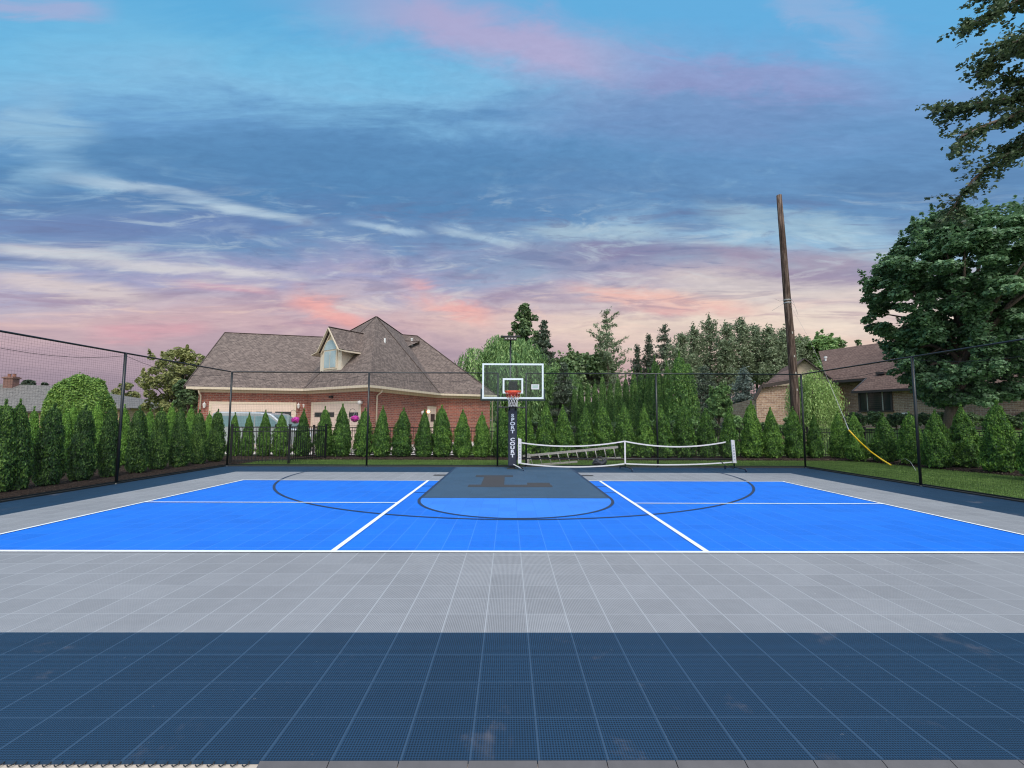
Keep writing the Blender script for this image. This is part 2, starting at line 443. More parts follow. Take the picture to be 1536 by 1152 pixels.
# clear backboard glass
m_, n = newmat('backboard_glass')
tr = n.node('ShaderNodeBsdfTransparent'); tr.inputs[0].default_value = (.80, .88, .86, 1)
gl = n.node('ShaderNodeBsdfGlossy'); gl.inputs['Roughness'].default_value = .03; gl.inputs[0].default_value = (1, 1, 1, 1)
mx = n.node('ShaderNodeMixShader'); mx.inputs[0].default_value = .025; n.put(mx.inputs[1], tr.outputs[0]); n.put(mx.inputs[2], gl.outputs[0])
o_ = n.node('ShaderNodeOutputMaterial'); n.put(o_.inputs[0], mx.outputs[0]); M['bb_glass'] = m_

def brick_mat(name, c1, c2, mortar, bw=.21, rh=.072, ms=.010, tint=None):
    m_, n = newmat(name); uv = n.node('ShaderNodeUVMap'); uv.uv_map = 'uv'
    b = n.node('ShaderNodeTexBrick'); n.put(b.inputs['Vector'], uv.outputs[0])
    b.inputs['Scale'].default_value = 1; b.inputs['Brick Width'].default_value = bw; b.inputs['Row Height'].default_value = rh
    b.inputs['Mortar Size'].default_value = ms; b.inputs['Color1'].default_value = (*c1, 1); b.inputs['Color2'].default_value = (*c2, 1)
    b.inputs['Mortar'].default_value = (*mortar, 1); b.inputs['Bias'].default_value = 0.0
    f = n.noise(uv.outputs[0], .8, 5, .6); v = n.add(.78, n.mul(f, .44))
    c = n.mix(1.0, b.outputs[0], n.vec(v, v, v), 'MULTIPLY')
    # single odd bricks
    s = n.noise(uv.outputs[0], 9, 1, .5)
    c = n.mix(n.mul(n.step(s, .56, .64), .35), c, (*(tint or c2), 1))
    finish(n, c, .85, 0, b.outputs['Fac'], .3, .01); return m_
M['brick_red'] = brick_mat('red_brick', (.30, .090, .058), (.18, .053, .040), (.30, .21, .17), bw=.30, rh=.105, ms=.012, tint=(.46, .19, .13))
M['brick_tan'] = brick_mat('tan_brick', (.46, .29, .20), (.28, .16, .115), (.50, .40, .33), bw=.30, rh=.105, ms=.012, tint=(.66, .52, .42))
def shingle_mat(name, c1, c2, c3, rh=.13, bw=.19):
    m_, n = newmat(name); uv = n.node('ShaderNodeUVMap'); uv.uv_map = 'uv'
    b = n.node('ShaderNodeTexBrick'); n.put(b.inputs['Vector'], uv.outputs[0])
    b.inputs['Scale'].default_value = 1; b.inputs['Brick Width'].default_value = bw; b.inputs['Row Height'].default_value = rh
    b.inputs['Mortar Size'].default_value = .012; b.inputs['Color1'].default_value = (*c1, 1); b.inputs['Color2'].default_value = (*c2, 1)
    b.inputs['Mortar'].default_value = (*[q * .45 for q in c1], 1)
    x, y, z = n.sep(uv.outputs[0])
    wn = n.node('ShaderNodeTexWhiteNoise', noise_dimensions='2D')
    rr = n.m('FLOOR', n.m('DIVIDE', y, rh))
    n.put(wn.inputs[0], n.vec(n.m('FLOOR', n.add(n.m('DIVIDE', x, bw * .8), n.mul(rr, .37))), rr))
    c = n.mix(n.mul(n.step(wn.outputs[0], .35, 1.0), .42), b.outputs[0], (*c3, 1))
    f = n.noise(uv.outputs[0], .5, 6, .7); v = n.add(.85, n.mul(f, .3))
    c = n.mix(1.0, c, n.vec(v, v, v), 'MULTIPLY')
    finish(n, c, .9, 0, b.outputs['Fac'], .35, .012, spec=.2); return m_
M['shingle'] = shingle_mat('grey_brown_shingle', (.170, .130, .115), (.125, .097, .088), (.29, .225, .195))
M['shingle_brown'] = shingle_mat('brown_shingle', (.165, .105, .088), (.12, .075, .064), (.215, .145, .12))
M['shingle_grey'] = shingle_mat('grey_shingle', (.19, .175, .165), (.135, .125, .12), (.25, .23, .215), rh=.2)
def siding_mat(name, c, ph=.14, vert=False, depth=.3):
    m_, n = newmat(name); uv = n.node('ShaderNodeUVMap'); uv.uv_map = 'uv'; x, y, z = n.sep(uv.outputs[0])
    fr = n.m('FRACT', n.m('DIVIDE', x if vert else y, ph)); ln = n.step(fr, .0, .14)
    f = n.noise(uv.outputs[0], 2, 4)
    v = n.mul(n.add(.9, n.mul(f, .2)), n.add(1 - depth, n.mul(ln, depth)))
    finish(n, n.mix(1.0, (*c, 1), n.vec(v, v, v), 'MULTIPLY'), .6, 0, ln, .3, .01); return m_
M['siding'] = siding_mat('beige_siding', (.42, .34, .25), .16, depth=.2)
M['garage'] = siding_mat('garage_door_panel', (.64, .50, .41), .115, True, .16)

# wooden pole
m_, n = newmat('weathered_wood'); t_ = n.node('ShaderNodeTexCoord')
mp = n.node('ShaderNodeMapping'); mp.inputs['Scale'].default_value = (9, 9, .55); n.put(mp.inputs[0], t_.outputs['Object'])
f = n.noise(mp.outputs[0], 2.2, 8, .65, .4); f2 = n.noise(t_.outputs['Object'], .9, 3)
c = n.ramp(f, [(.36, (.020, .014, .012, 1)), (.5, (.085, .056, .043, 1)), (.66, (.27, .20, .16, 1))])
c = n.mix(n.mul(f2, .4), c, (.05, .03, .025, 1))
finish(n, c, .85, 0, f, .7, .02, spec=.2); M['pole_wood'] = m_

def bark(name, c1, c2):
    m_, n = newmat(name); t_ = n.node('ShaderNodeTexCoord'); mp = n.node('ShaderNodeMapping'); mp.inputs['Scale'].default_value = (6, 6, 1.2); n.put(mp.inputs[0], t_.outputs['Object'])
    f = n.noise(mp.outputs[0], 2.5, 6, .65, .3); finish(n, n.mix(f, (*c1, 1), (*c2, 1)), .9, 0, f, .6, .03, spec=.2); return m_
M['bark'] = bark('bark', (.045, .032, .026), (.20, .155, .125))
M['bark_pale'] = bark('bark_pale', (.16, .12, .10), (.40, .33, .28))

def leaf_mat(name, dark, mid, light, clump=1.2, transl=.22, rough=.55, spec=.35, tip=None):
    m_, n = newmat(name); geo = n.node('ShaderNodeNewGeometry'); oi = n.node('ShaderNodeObjectInfo'); t_ = n.node('ShaderNodeTexCoord')
    nz = n.noise(t_.outputs['Object'], clump, 3, .6)
    f = n.add(n.mul(geo.outputs['Random Per Island'], .80), n.add(n.mul(n.sub(nz, .5), 1.0), n.add(.08, n.mul(n.sub(oi.outputs['Random'], .5), .24))))
    c = n.ramp(f, [(0.0, (*dark, 1)), (.48, (*mid, 1)), (1.0, (*light, 1))])
    p = n.node('ShaderNodeBsdfPrincipled'); n.put(p.inputs['Base Color'], c); p.inputs['Roughness'].default_value = rough
    p.inputs['Specular IOR Level'].default_value = spec
    tl = n.node('ShaderNodeBsdfTranslucent'); n.put(tl.inputs[0], n.mix(.5, c, (*light, 1)))
    mx = n.node('ShaderNodeMixShader'); mx.inputs[0].default_value = transl; n.put(mx.inputs[1], p.outputs[0]); n.put(mx.inputs[2], tl.outputs[0])
    o_ = n.node('ShaderNodeOutputMaterial'); n.put(o_.inputs[0], mx.outputs[0]); return m_
M['arbor'] = leaf_mat('arborvitae_leaf', (.008, .030, .010), (.066, .165, .034), (.30, .52, .090), 2.2, .42)
M['arbor_dark'] = leaf_mat('dark_arborvitae_leaf', (.007, .026, .010), (.045, .115, .030), (.22, .38, .075), 2.2, .42)
M['arbor_tall'] = leaf_mat('tall_cedar_leaf', (.012, .040, .014), (.075, .180, .045), (.30, .48, .12), .9, .42)
M['arbor_bright'] = leaf_mat('bright_cedar_leaf', (.05, .12, .022), (.15, .32, .05), (.34, .56, .10), 1.5, .35)
M['maple'] = leaf_mat('maple_leaf', (.018, .048, .022), (.085, .180, .078), (.23, .38, .18), .7, .28, spec=.5)
M['over'] = leaf_mat('overhang_leaf', (.016, .032, .020), (.048, .085, .040), (.13, .18, .085), 1.4)
M['willow'] = leaf_mat('willow_leaf', (.04, .10, .034), (.15, .27, .085), (.36, .50, .19), .5, .3)
M['weeper'] = leaf_mat('pale_weeping_leaf', (.08, .15, .04), (.24, .38, .10), (.46, .60, .22), .9, .3)
M['broad'] = leaf_mat('broad_leaf', (.035, .07, .032), (.13, .21, .088), (.32, .42, .19), .35, .3)
M['broad_bright'] = leaf_mat('bright_broad_leaf', (.05, .12, .035), (.17, .31, .10), (.36, .50, .20), .5, .3)
M['spruce'] = leaf_mat('spruce_needles', (.030, .048, .036), (.085, .120, .078), (.20, .24, .165), .5)
M['pine'] = leaf_mat('pine_needles', (.06, .085, .045), (.175, .225, .125), (.36, .42, .26), .5)
M['bluespruce'] = leaf_mat('blue_spruce_needles', (.04, .06, .05), (.12, .165, .14), (.30, .36, .31), .6)
M['autumn'] = leaf_mat('yellow_green_leaf', (.07, .085, .030), (.25, .27, .095), (.52, .52, .22), .4, .35)
M['dome'] = leaf_mat('clipped_dome_leaf', (.03, .075, .016), (.13, .25, .045), (.34, .50, .11), 1.0, .3)
M['box'] = leaf_mat('hedge_leaf', (.018, .045, .020), (.075, .14, .05), (.20, .31, .11), 1.2)
M['grassblade'] = leaf_mat('grass_blade', (.055, .10, .025), (.125, .21, .048), (.24, .34, .095), .8, .3)
M['mulchbit'] = leaf_mat('mulch_chip', (.012, .009, .008), (.05, .034, .027), (.20, .15, .12), 2.0, 0.0, .9, .1)

# lawn
m_, n = newmat('lawn'); t_ = n.node('ShaderNodeTexCoord')
f = n.noise(t_.outputs['Object'], .35, 6, .6); f2 = n.noise(t_.outputs['Object'], 14, 6, .75); f3 = n.noise(t_.outputs['Object'], 90, 2, .7)
c = n.mix(n.add(n.mul(f, .5), n.mul(f2, .5)), (.05, .09, .024, 1), (.15, .24, .06, 1))
c = n.mix(n.mul(n.step(f3, .45, .7), .5), c, (.19, .30, .07, 1))
finish(n, c, .9, 0, n.add(f2, f3), .6, .03, spec=.15); M['lawn'] = m_
m_, n = newmat('mulch'); t_ = n.node('ShaderNodeTexCoord')
f = n.noise(t_.outputs['Object'], 22, 6, .75); f2 = n.noise(t_.outputs['Object'], 2, 4)
c = n.ramp(f, [(.3, (.010, .008, .007, 1)), (.55, (.045, .030, .024, 1)), (.75, (.16, .115, .09, 1))])
finish(n, c, .95, 0, f, .9, .04, spec=.1); M['mulch'] = m_
def emit(name, col, s_):
    m_, n = newmat(name); e = n.node('ShaderNodeEmission'); e.inputs[0].default_value = (*col, 1); e.inputs[1].default_value = s_
    o_ = n.node('ShaderNodeOutputMaterial'); n.put(o_.inputs[0], e.outputs[0]); return m_
M['lit'] = emit('lit_lamp', (1, .72, .36), 4.0)

# ================================================================== GROUND
def gh(x, y):                     # terrain: the lawn to the right climbs to the neighbour's house
    t_ = min(1, max(0, (x - 16.6) / 4.2)); t_ = t_ * t_ * (3 - 2 * t_)
    v = min(1, max(0, (y + 4) / 8.0)); u_ = 1 - min(1, max(0, (y - 60) / 60.0))
    return 1.12 * t_ * v * u_
xs = sorted(set([-700, -300, -150, -80, -40, -22] + list(np.arange(-16, 16.1, 4)) + list(np.arange(16.4, 24, .4)) + [26, 30, 40, 60, 100, 200, 400, 700]))
ys = sorted(set([-200, -60, -25, -12, -8] + list(np.arange(-4, 30, 2)) + [32, 38, 46, 60, 75, 90, 120, 160, 250, 400, 800, 1500]))
vs = [(x, y, gh(x, y) - .03) for y in ys for x in xs]; nx = len(xs)
fs = [(j * nx + i, j * nx + i + 1, (j + 1) * nx + i + 1, (j + 1) * nx + i) for j in range(len(ys) - 1) for i in range(nx - 1)]
tag(MB().raw(vs, fs).build('lawn', M['lawn'], smooth=True, uv=False), kind='structure')

XL, XR, YB, YN = -9.20, 9.50, 9.45, -3.172
# court as one slab with colour zones in one plane
xb = [XL, -8.0, -6.706, 6.706, 8.05, XR]; yb = [YN, -1.971, 0.0, 6.096, 7.95, YB]
cb = MB()
zone = lambda i, j: 0 if (j == 0 or j == 4 or i == 0 or i == 4) else (1 if (j == 1 or j == 3 or i == 1 or i == 3) else 2)
# the near navy and grey bands run the full width up to the navy margin
for i in range(5):
    for j in range(5):
        cb.poly([(xb[i], yb[j], 0), (xb[i + 1], yb[j], 0), (xb[i + 1], yb[j + 1], 0), (xb[i], yb[j + 1], 0)], zone(i, j))
for a, b in (((XL, YN), (XR, YN)), ((XR, YN), (XR, YB)), ((XR, YB), (XL, YB)), ((XL, YB), (XL, YN))):
    cb.poly([(a[0], a[1], -.018), (b[0], b[1], -.018), (b[0], b[1], 0), (a[0], a[1], 0)], 0)
tag(cb.build('court', [M['navy'], M['grey'], M['blue']], uv=False), kind='structure')
Z1, Z2, Z3 = .0035, .006, .0085
def sheet(name, rects, mat, z):
    b = MB()
    for x0, y0, x1, y1 in rects: b.poly([(x0, y0, z), (x1, y0, z), (x1, y1, z), (x0, y1, z)])
    return tag(b.build(name, mat, uv=False), kind='structure')
KX, KY = 1.83, 3.58
sheet('key_area', [(-KX, KY, KX, YB - .02)], M['keytile'], Z1)
b = MB(); b.poly([(KX * cos(a), KY - KX * sin(a), Z1) for a in np.linspace(0, pi, 49)]); tag(b.build('key_circle', M['key_glare'], uv=False), kind='structure')
def arc(name, cx_, cy_, r, wd, a0, a1, z, mat, n_=72, tails=None):
    b = MB(); aa = np.linspace(a0, a1, n_)
    P1_ = [(cx_ + (r - wd / 2) * cos(a), cy_ + (r - wd / 2) * sin(a), z) for a in aa]; P2_ = [(cx_ + (r + wd / 2) * cos(a), cy_ + (r + wd / 2) * sin(a), z) for a in aa]
    for i in range(n_ - 1): b.poly([P1_[i], P2_[i], P2_[i + 1], P1_[i + 1]])
    if tails:
        for sx in (-1, 1):
            xx = cx_ + sx * r; b.poly([(xx - wd / 2, cy_, z), (xx + wd / 2, cy_, z), (xx + wd / 2, tails, z), (xx - wd / 2, tails, z)])
    return tag(b.build(name, mat, uv=False), kind='structure')
arc('free_throw_arc', 0, KY, KX, .055, pi, 2 * pi, Z2, M['dark_line'])
arc('three_point_line', 0, 7.69, 6.02, .055, pi, 2 * pi, Z2, M['dark_line'], tails=YB - .02)
sheet('key_side_line', [(-KX - .03, KY, -KX + .025, YB - .02), (KX - .025, KY, KX + .03, YB - .02), (-KX + .025, KY - .012, KX - .025, KY + .012)], M['dark_line'], Z2)
sheet('lane_tick', [(sx * (KX + .16) - .13, y - .02, sx * (KX + .16) + .13, y + .02) for sx in (-1, 1) for y in (4.25, 5.15)] , M['dark_line'], Z2)
sheet('lane_block', [(sx * (KX + .19) - .16, 7.1, sx * (KX + .19) + .16, 7.34) for sx in (-1, 1)], M['taupe'], Z2)
lw = .05
sheet('boundary_line', [(-6.706 - lw, -lw, 6.706 + lw, lw * .3), (-6.706 - lw, 6.096 - lw / 2, -KX - .03, 6.096 + lw / 2), (KX + .03, 6.096 - lw / 2, 6.706 + lw, 6.096 + lw / 2),
                        (-6.706 - lw / 2, lw * .3, -6.706 + lw / 2, 6.096 - lw / 2), (6.706 - lw / 2, lw * .3, 6.706 + lw / 2, 6.096 - lw / 2)], M['white_line'], Z3)
sheet('kitchen_line', [(-2.134 - lw * .65, lw * .3, -2.134 + lw * .65, 6.096 - lw / 2), (2.134 - lw * .65, lw * .3, 2.134 + lw * .65, 6.096 - lw / 2)], M['white_line'], Z3)
sheet('centre_line', [(-6.706 + lw / 2, 3.048 - lw / 2, -2.134 - lw * .65, 3.048 + lw / 2), (2.134 + lw * .65, 3.048 - lw / 2, 6.706 - lw / 2, 3.048 + lw / 2)], M['white_line'], Z3)
# serif letter L on the key (reads from the far side camera end)
sheet('letter_mark', [(-1.02, 6.86, -.02, 7.20), (-.78, 5.38, -.24, 6.86), (-1.06, 5.02, .86, 5.38), (.30, 5.38, .84, 5.72)], M['taupe'], Z2)

# kerb strip round the court, behind the netting
b = MB()
b.box((XL - .05, (YN + YB) / 2, -.02), (.06, YB - YN + .2, .09)); b.box((XR + .05, (YN + YB) / 2, -.02), (.06, YB - YN + .2, .09)); b.box(((XL + XR) / 2, YB + .05, -.02), (XR - XL + .04, .06, .09))
tag(b.build('kerb', M['edge_strip'], uv=False), kind='structure')
# near edge: concrete terrace, loop connectors on the left, ramp pieces on the right
tag(MB().poly([(-14, -12, -.0165), (14, -12, -.0165), (14, YN - .001, -.0165), (-14, YN - .001, -.0165)]).build('terrace', M['concrete'], uv=False), kind='structure')
b = MB(); xs_ = -1.225
x = XL
while x < xs_ - .02:
    b.tube([(x, YN + .002, -.006), (x + .006, YN - .012, -.006), (x - .008, YN - .024, -.008), (x - .020, YN - .017, -.008)], .0026, 5); x += TS / 6
tag(b.build('tile_edge_loops', M['black_rubber'], uv=False), kind='structure')
b = MB(); x = xs_
while x < XR:
    x2 = min(x + TS - .004, XR)
    b.raw([(x, YN - .003, -.001), (x2, YN - .003, -.001), (x2, YN - .06, -.016), (x, YN - .06, -.016), (x, YN - .003, -.02), (x2, YN - .003, -.02), (x2, YN - .06, -.02), (x, YN - .06, -.02)],
          [(3, 2, 1, 0), (4, 5, 6, 7), (2, 3, 7, 6), (3, 0, 4, 7), (1, 2, 6, 5), (0, 1, 5, 4)]); x += TS
tag(b.build('ramp_edge', M['ramp_edge'], uv=False), kind='structure')
# driveway behind
tag(MB().poly([(-24, 14.6, .0), (-2.2, 14.6, .0), (-2.2, 27, .0), (-24, 27, .0)]).build('driveway', M['driveway'], uv=False), kind='structure')

# mulch beds: lumpy sheets
def bed(pts0, pts1, nn, mm, name='mulch_bed', h=.05):
    """ruled strip between two polylines"""
    R = np.random.RandomState(len(name) + nn); V = []
    def along(P, t_):
        P = np.array(P, float); d = np.r_[0, np.cumsum(np.linalg.norm(np.diff(P, axis=0), axis=1))]; return np.array([np.interp(t_ * d[-1], d, P[:, k]) for k in range(2)])
    for i in range(nn + 1):
        a, c = along(pts0, i / nn), along(pts1, i / nn)
        for j in range(mm + 1):
            q = a + (c - a) * j / mm; e = 0 if j in (0, mm) else 1
            V.append((q[0] + R.uniform(-.02, .02), q[1] + R.uniform(-.02, .02), gh(q[0], q[1]) - .035 * (1 - e) + e * (h + R.uniform(-.018, .018))))
    F_ = [(i * (mm + 1) + j, (i + 1) * (mm + 1) + j, (i + 1) * (mm + 1) + j + 1, i * (mm + 1) + j + 1) for i in range(nn) for j in range(mm)]
    o = MB().raw(V, F_).build(name, M['mulch'], smooth=True, uv=False); return tag(o, kind='structure')
bed([(XL - .09, -4), (XL - .09, 11.5)], [(-12.6, -4), (-12.6, 11.5)], 150, 30)
bed([(-12.6, 11.6), (-9.2, 12.15), (13.2, 12.3)], [(-12.6, 13.6), (-9.2, 13.6), (15.2, 14.0)], 200, 12)
bed([(13.3, 12.1), (13.75, 8.6), (14.6, 6.4), (15.2, 3.6), (15.6, -3)], [(15.6, 14.0), (15.7, 8.6), (16.2, 6.4), (16.6, 3.6), (17, -3)], 120, 14)
# scattered mulch chips
def scatter_bits(name, npts, region, size, mat, zf, seed, kind='stuff', up=0.0, asp=.35, label=None):
    R = np.random.RandomState(seed); P = region(R, npts); n_ = len(P)
    z = np.array([zf(p[0], p[1]) for p in P]); C = np.c_[P, z]
    a = R.normal(size=(n_, 3)); a[:, 2] = np.abs(a[:, 2]) * up if up else a[:, 2] * .3; a /= np.linalg.norm(a, axis=1)[:, None]
    t_ = R.normal(size=(n_, 3)); b_ = np.cross(a, t_); b_ /= np.linalg.norm(b_, axis=1)[:, None]
    L = (size * R.uniform(.5, 1.4, n_))[:, None]
    if up:
        V = np.stack([C - b_ * L * asp / 2, C + b_ * L * asp / 2, C + a * L], 1).reshape(-1, 3); Q = np.arange(n_ * 3).reshape(-1, 3)
    else:
        V = np.stack([C - a * L / 2, C - b_ * L * asp / 2, C + a * L / 2, C + b_ * L * asp / 2], 1).reshape(-1, 3); Q = np.arange(n_ * 4).reshape(-1, 4)
    return tag(fastmesh(name, V, Q, mat), kind=kind)
def boxreg(x0, y0, x1, y1): return lambda R, n_: np.c_[R.uniform(x0, x1, n_), R.uniform(y0, y1, n_)]
scatter_bits('mulch_chips', 16000, boxreg(-10.9, 0, XL - .12, 10), .05, M['mulchbit'], lambda x, y: .03, 1)
scatter_bits('mulch_chips', 9000, boxreg(-9, 12.2, 13.2, 12.9), .06, M['mulchbit'], lambda x, y: .03, 2)
def rightbed(R, n_):
    y = R.uniform(3.6, 12, n_); x = np.interp(y, [3.6, 6.4, 8.6, 12.1], [15.2, 14.6, 13.75, 13.3]) + R.uniform(.02, .9, n_); return np.c_[x, y]
scatter_bits('mulch_chips', 9000, rightbed, .05, M['mulchbit'], lambda x, y: .035, 3)
# grass blades
def rightlawn(R, n_):
    y = 12.2 - R.beta(1.2, 1.3, n_) * 10.5; xm = np.interp(y, [3.6, 6.4, 8.6, 12.1], [15.2, 14.6, 13.75, 13.3]); x = XR + .09 + R.uniform(0, 1, n_) * (xm - XR - .09); return np.c_[x, y]
scatter_bits('grass_blades', 150000, rightlawn, .045, M['grassblade'], lambda x, y: -.03, 5, up=2.2, asp=.22)
scatter_bits('grass_blades', 120000, lambda R, n_: np.c_[R.uniform(XL - .1, 13.3, n_), R.uniform(YB + .09, 12.3, n_)], .045, M['grassblade'], lambda x, y: -.03, 6, up=2.2, asp=.24)

# ================================================================== COURT FENCES
FH = 3.05
def sport_fence(name, label, a, b_, posts, rail_gaps=None, mesh_pitch=.05, braces=()):
    a = np.array([*a, 0.]); b_ = np.array([*b_, 0.]); d = b_ - a; L = np.linalg.norm(d); d /= L
    t_ = thing(name, label, 'fence', a)
    for s_ in posts:
        p = a + d * s_
        MB().tube([p + (0, 0, -.03), p + (0, 0, FH)], .030, 10).lathe(p + np.array([0, 0, -.03]), [(.055, 0), (.055, .04), (.032, .06)], 12).build('post', M['black_metal'], t_, smooth=True)
    segs = [(0, L)] if not rail_gaps else [(0, rail_gaps[0]), (rail_gaps[1], L)]
    b = MB()
    for s0, s1 in segs: b.tube([a + d * s0 + (0, 0, FH), a + d * s1 + (0, 0, FH)], .020, 10)
    b.build('top_rail', M['black_metal'], t_, smooth=True)
    b = MB()
    for s0, s1 in [(0, L)]: b.bar(a + d * s0 + (0, 0, .05), a + d * s1 + (0, 0, .05), .02, .03)
    b.build('bottom_rail', M['black_metal'], t_)
    # netting: square mesh of thin cords
    nrm = np.array([-d[1], d[0], 0]); V = []; w2 = .0010
    def cord(p, q, side):
        V.extend([p - side * w2, p + side * w2, q + side * w2, q - side * w2])
        V.extend([p - nrm * w2, p + nrm * w2, q + nrm * w2, q - nrm * w2])
    R = np.random.RandomState(3)
    for k in range(1, int(L / mesh_pitch)):
        s_ = k * mesh_pitch; top = FH
        if rail_gaps and rail_gaps[0] < s_ < rail_gaps[1]: top = 1.93
        p = a + d * s_; j = R.uniform(-.004, .004)
        cord(p + (0, 0, .06), p + d * j + (0, 0, top), d)
    zz = np.array([0, 0, 1.])
    for k in range(1, int(FH / mesh_pitch)):
        z = .03 + k * mesh_pitch
        for s0, s1 in (segs if z > 1.93 else [(0, L)]):
            N_ = 12; 
            for i in range(N_):
                q0, q1 = s0 + (s1 - s0) * i / N_, s0 + (s1 - s0) * (i + 1) / N_
                sag = lambda q: -.012 * sin(pi * (q % 4.4) / 4.4)
                cord(a + d * q0 + (0, 0, z + sag(q0)), a + d * q1 + (0, 0, z + sag(q1)), zz)
    V = np.array(V); fastmesh('netting', V, np.arange(len(V)).reshape(-1, 4), M['netting'], t_)
    # slack tie cable under the top rail
    b = MB(); ps = sorted(set([0] + list(posts) + [L]))
    for s0, s1 in zip(ps[:-1], ps[1:]):
        if rail_gaps and s0 >= rail_gaps[0] - .05 and s1 <= rail_gaps[1] + .05: continue
        b.tube([a + d * (s0 + (s1 - s0) * q) + (0, 0, FH - .06 - .30 * 4 * q * (1 - q) * (s1 - s0) / 5) for q in np.linspace(0, 1, 11)], .0045, 4, caps=False)
    b.build('slack_cable', M['netting'], t_)
    return t_
FB = YB + .02
tb = sport_fence('court_fence', 'tall black netting fence along the back of the court behind the basketball goal', (XL, FB), (XR, FB),
                 [0, XL * -1 - 4.72, -XL - .50, -XL + .43, -XL + 4.70, XR - XL], rail_gaps=(-XL - .50, -XL + .43))
MB().tube([(-.50, FB, 1.93), (.43, FB, 1.93)], .018, 8).build('gate_rail', M['black_metal'], tb)
sport_fence('court_fence', 'tall black netting fence along the left side of the court by the mulch bed', (XL, FB - .06), (XL - .02, -4.2), [4.05, 8.3, 12.4])
sport_fence('court_fence', 'tall black netting fence along the right side of the court by the open lawn', (XR, FB - .06), (XR + .03, -4.2), [4.05, 8.3, 12.4])

# ================================================================== LOW IRON FENCES
def iron_fence(label, pts, h=1.2, post_every=2.4):
    t_ = thing('iron_fence', label, 'fence', (*pts[0], 0))
    pk = MB(); rls = [MB(), MB(), MB()]
    for (x0, y0), (x1, y1) in zip(pts[:-1], pts[1:]):
        d = np.array([x1 - x0, y1 - y0, 0.]); L = np.linalg.norm(d); d /= L
        n_ = max(1, round(L / post_every))
        for i in range(n_ + 1):
            p = np.array([x0, y0, 0]) + d * L * i / n_; z0 = gh(p[0], p[1])
            MB().box(p + (0, 0, z0 + h / 2 + .02), (.06, .06, h + .08), d, np.cross((0, 0, 1), d)).box(p + (0, 0, z0 + h + .075), (.08, .08, .03), d, np.cross((0, 0, 1), d)).build('post', M['fence_iron'], t_)
        k = 0
        while k * .105 < L:
            p = np.array([x0, y0, 0]) + d * k * .105; z0 = gh(p[0], p[1]); pk.box(p + (0, 0, z0 + .05 + (h - .05) / 2), (.016, .016, h - .05), d, np.cross((0, 0, 1), d)); k += 1
        seg = max(1, int(L / 1.0))
        for i in range(seg):
            p = np.array([x0, y0, 0]) + d * L * i / seg; q = np.array([x0, y0, 0]) + d * L * (i + 1) / seg
            for rl, z in zip(rls, (h - .01, h - .15, .12)): rl.bar(p + (0, 0, z + gh(*p[:2])), q + (0, 0, z + gh(*q[:2])), .028, .030)
    pk.build('pickets', M['fence_iron'], t_, uv=False)
    for rl in rls: rl.build('rail', M['fence_iron'], t_, uv=False)
    return t_
iron_fence('short black picket fence panel in the back left corner in front of the evergreens', [(-9.42, 10.0), (-7.75, 10.55), (-7.2, 12.3)], h=1.25)
iron_fence('long low black picket fence running behind the back row of evergreens', [(-8.2, 13.55), (14.9, 14.0)])
iron_fence('low black picket fence behind the evergreens along the right lawn', [(15.0, 13.9), (15.9, 8.6), (16.5, 2.5)])

# ================================================================== BASKETBALL GOAL
goal = thing('basketball_goal', 'basketball goal with clear glass backboard, orange rim and padded pole', 'basketball goal', (0, 8.95, 0))
GX = -.02
BBY, BZ0, BZ1, BW = 8.12, 2.13, 3.20, 1.83
pole_y = 8.98
b = MB(); b.box((GX, pole_y, .80 + .0), (.17, .17, 1.9)); b.box((GX, pole_y, .012 + .0), (.34, .34, .024))
b.build('pole', M['black_metal'], goal, bevel=.01)
b = MB(); b.box((GX, pole_y - .02, .98), (.27, .30, 1.78)); b.build('pole_pad', M['navy_pad'], goal, bevel=.03)
# extension arms (parallelogram) and bracket
b = MB()
for sx in (-.10, .10):
    b.bar((GX + sx, pole_y, 1.72), (GX + sx, BBY + .10, 2.32), .04, .07); b.bar((GX + sx, pole_y, 2.05), (GX + sx, BBY + .10, 2.66), .04, .07)
b.build('extension_arm', M['black_metal'], goal)
b = MB(); b.box((GX, pole_y, 1.95), (.15, .15, .5)); b.build('mast_head', M['black_metal'], goal)
b = MB(); b.box((GX, BBY + .07, 2.50), (.26, .10, .34)); b.build('mounting_bracket', M['black_metal'], goal, bevel=.01)
b = MB(); b.bar((GX, pole_y - .13, .16), (GX + .26, pole_y - .44, .06), .022, .022); b.build('crank_handle', M['white_metal'], goal)
# backboard frame
bb = MB(); bb.box((GX, BBY, (BZ0 + BZ1) / 2), (BW - .02, .012, BZ1 - BZ0 - .02)); g_ = bb.build('backboard', M['bb_glass'], goal)
b = MB(); y = BBY - .009; fw_ = .052
b.box((GX, y, BZ1 - fw_ / 2), (BW, .005, fw_)); b.box((GX, y, BZ0 + fw_ / 2 + .01), (BW, .005, fw_))
for s in (-1, 1): b.box((GX + s * (BW / 2 - fw_ / 2), y, (BZ0 + BZ1) / 2 + .005), (fw_, .005, BZ1 - BZ0 - 2 * fw_ - .012))
M['ice'] = plain('pale_border_paint', (.66, .74, .75), .4, var=.04)
b.build('border', M['ice'], g_)
b = MB(); w2, h2, t2 = .61, .455, .052; zc = BZ0 + .17 + h2 / 2
b.box((GX, y, zc + h2 / 2 - t2 / 2), (w2, .005, t2)); b.box((GX, y, zc - h2 / 2 + t2 / 2), (w2, .005, t2))
for s in (-1, 1): b.box((GX + s * (w2 / 2 - t2 / 2), y, zc), (t2, .005, h2 - 2 * t2))
b.build('target_square', M['ice'], g_)
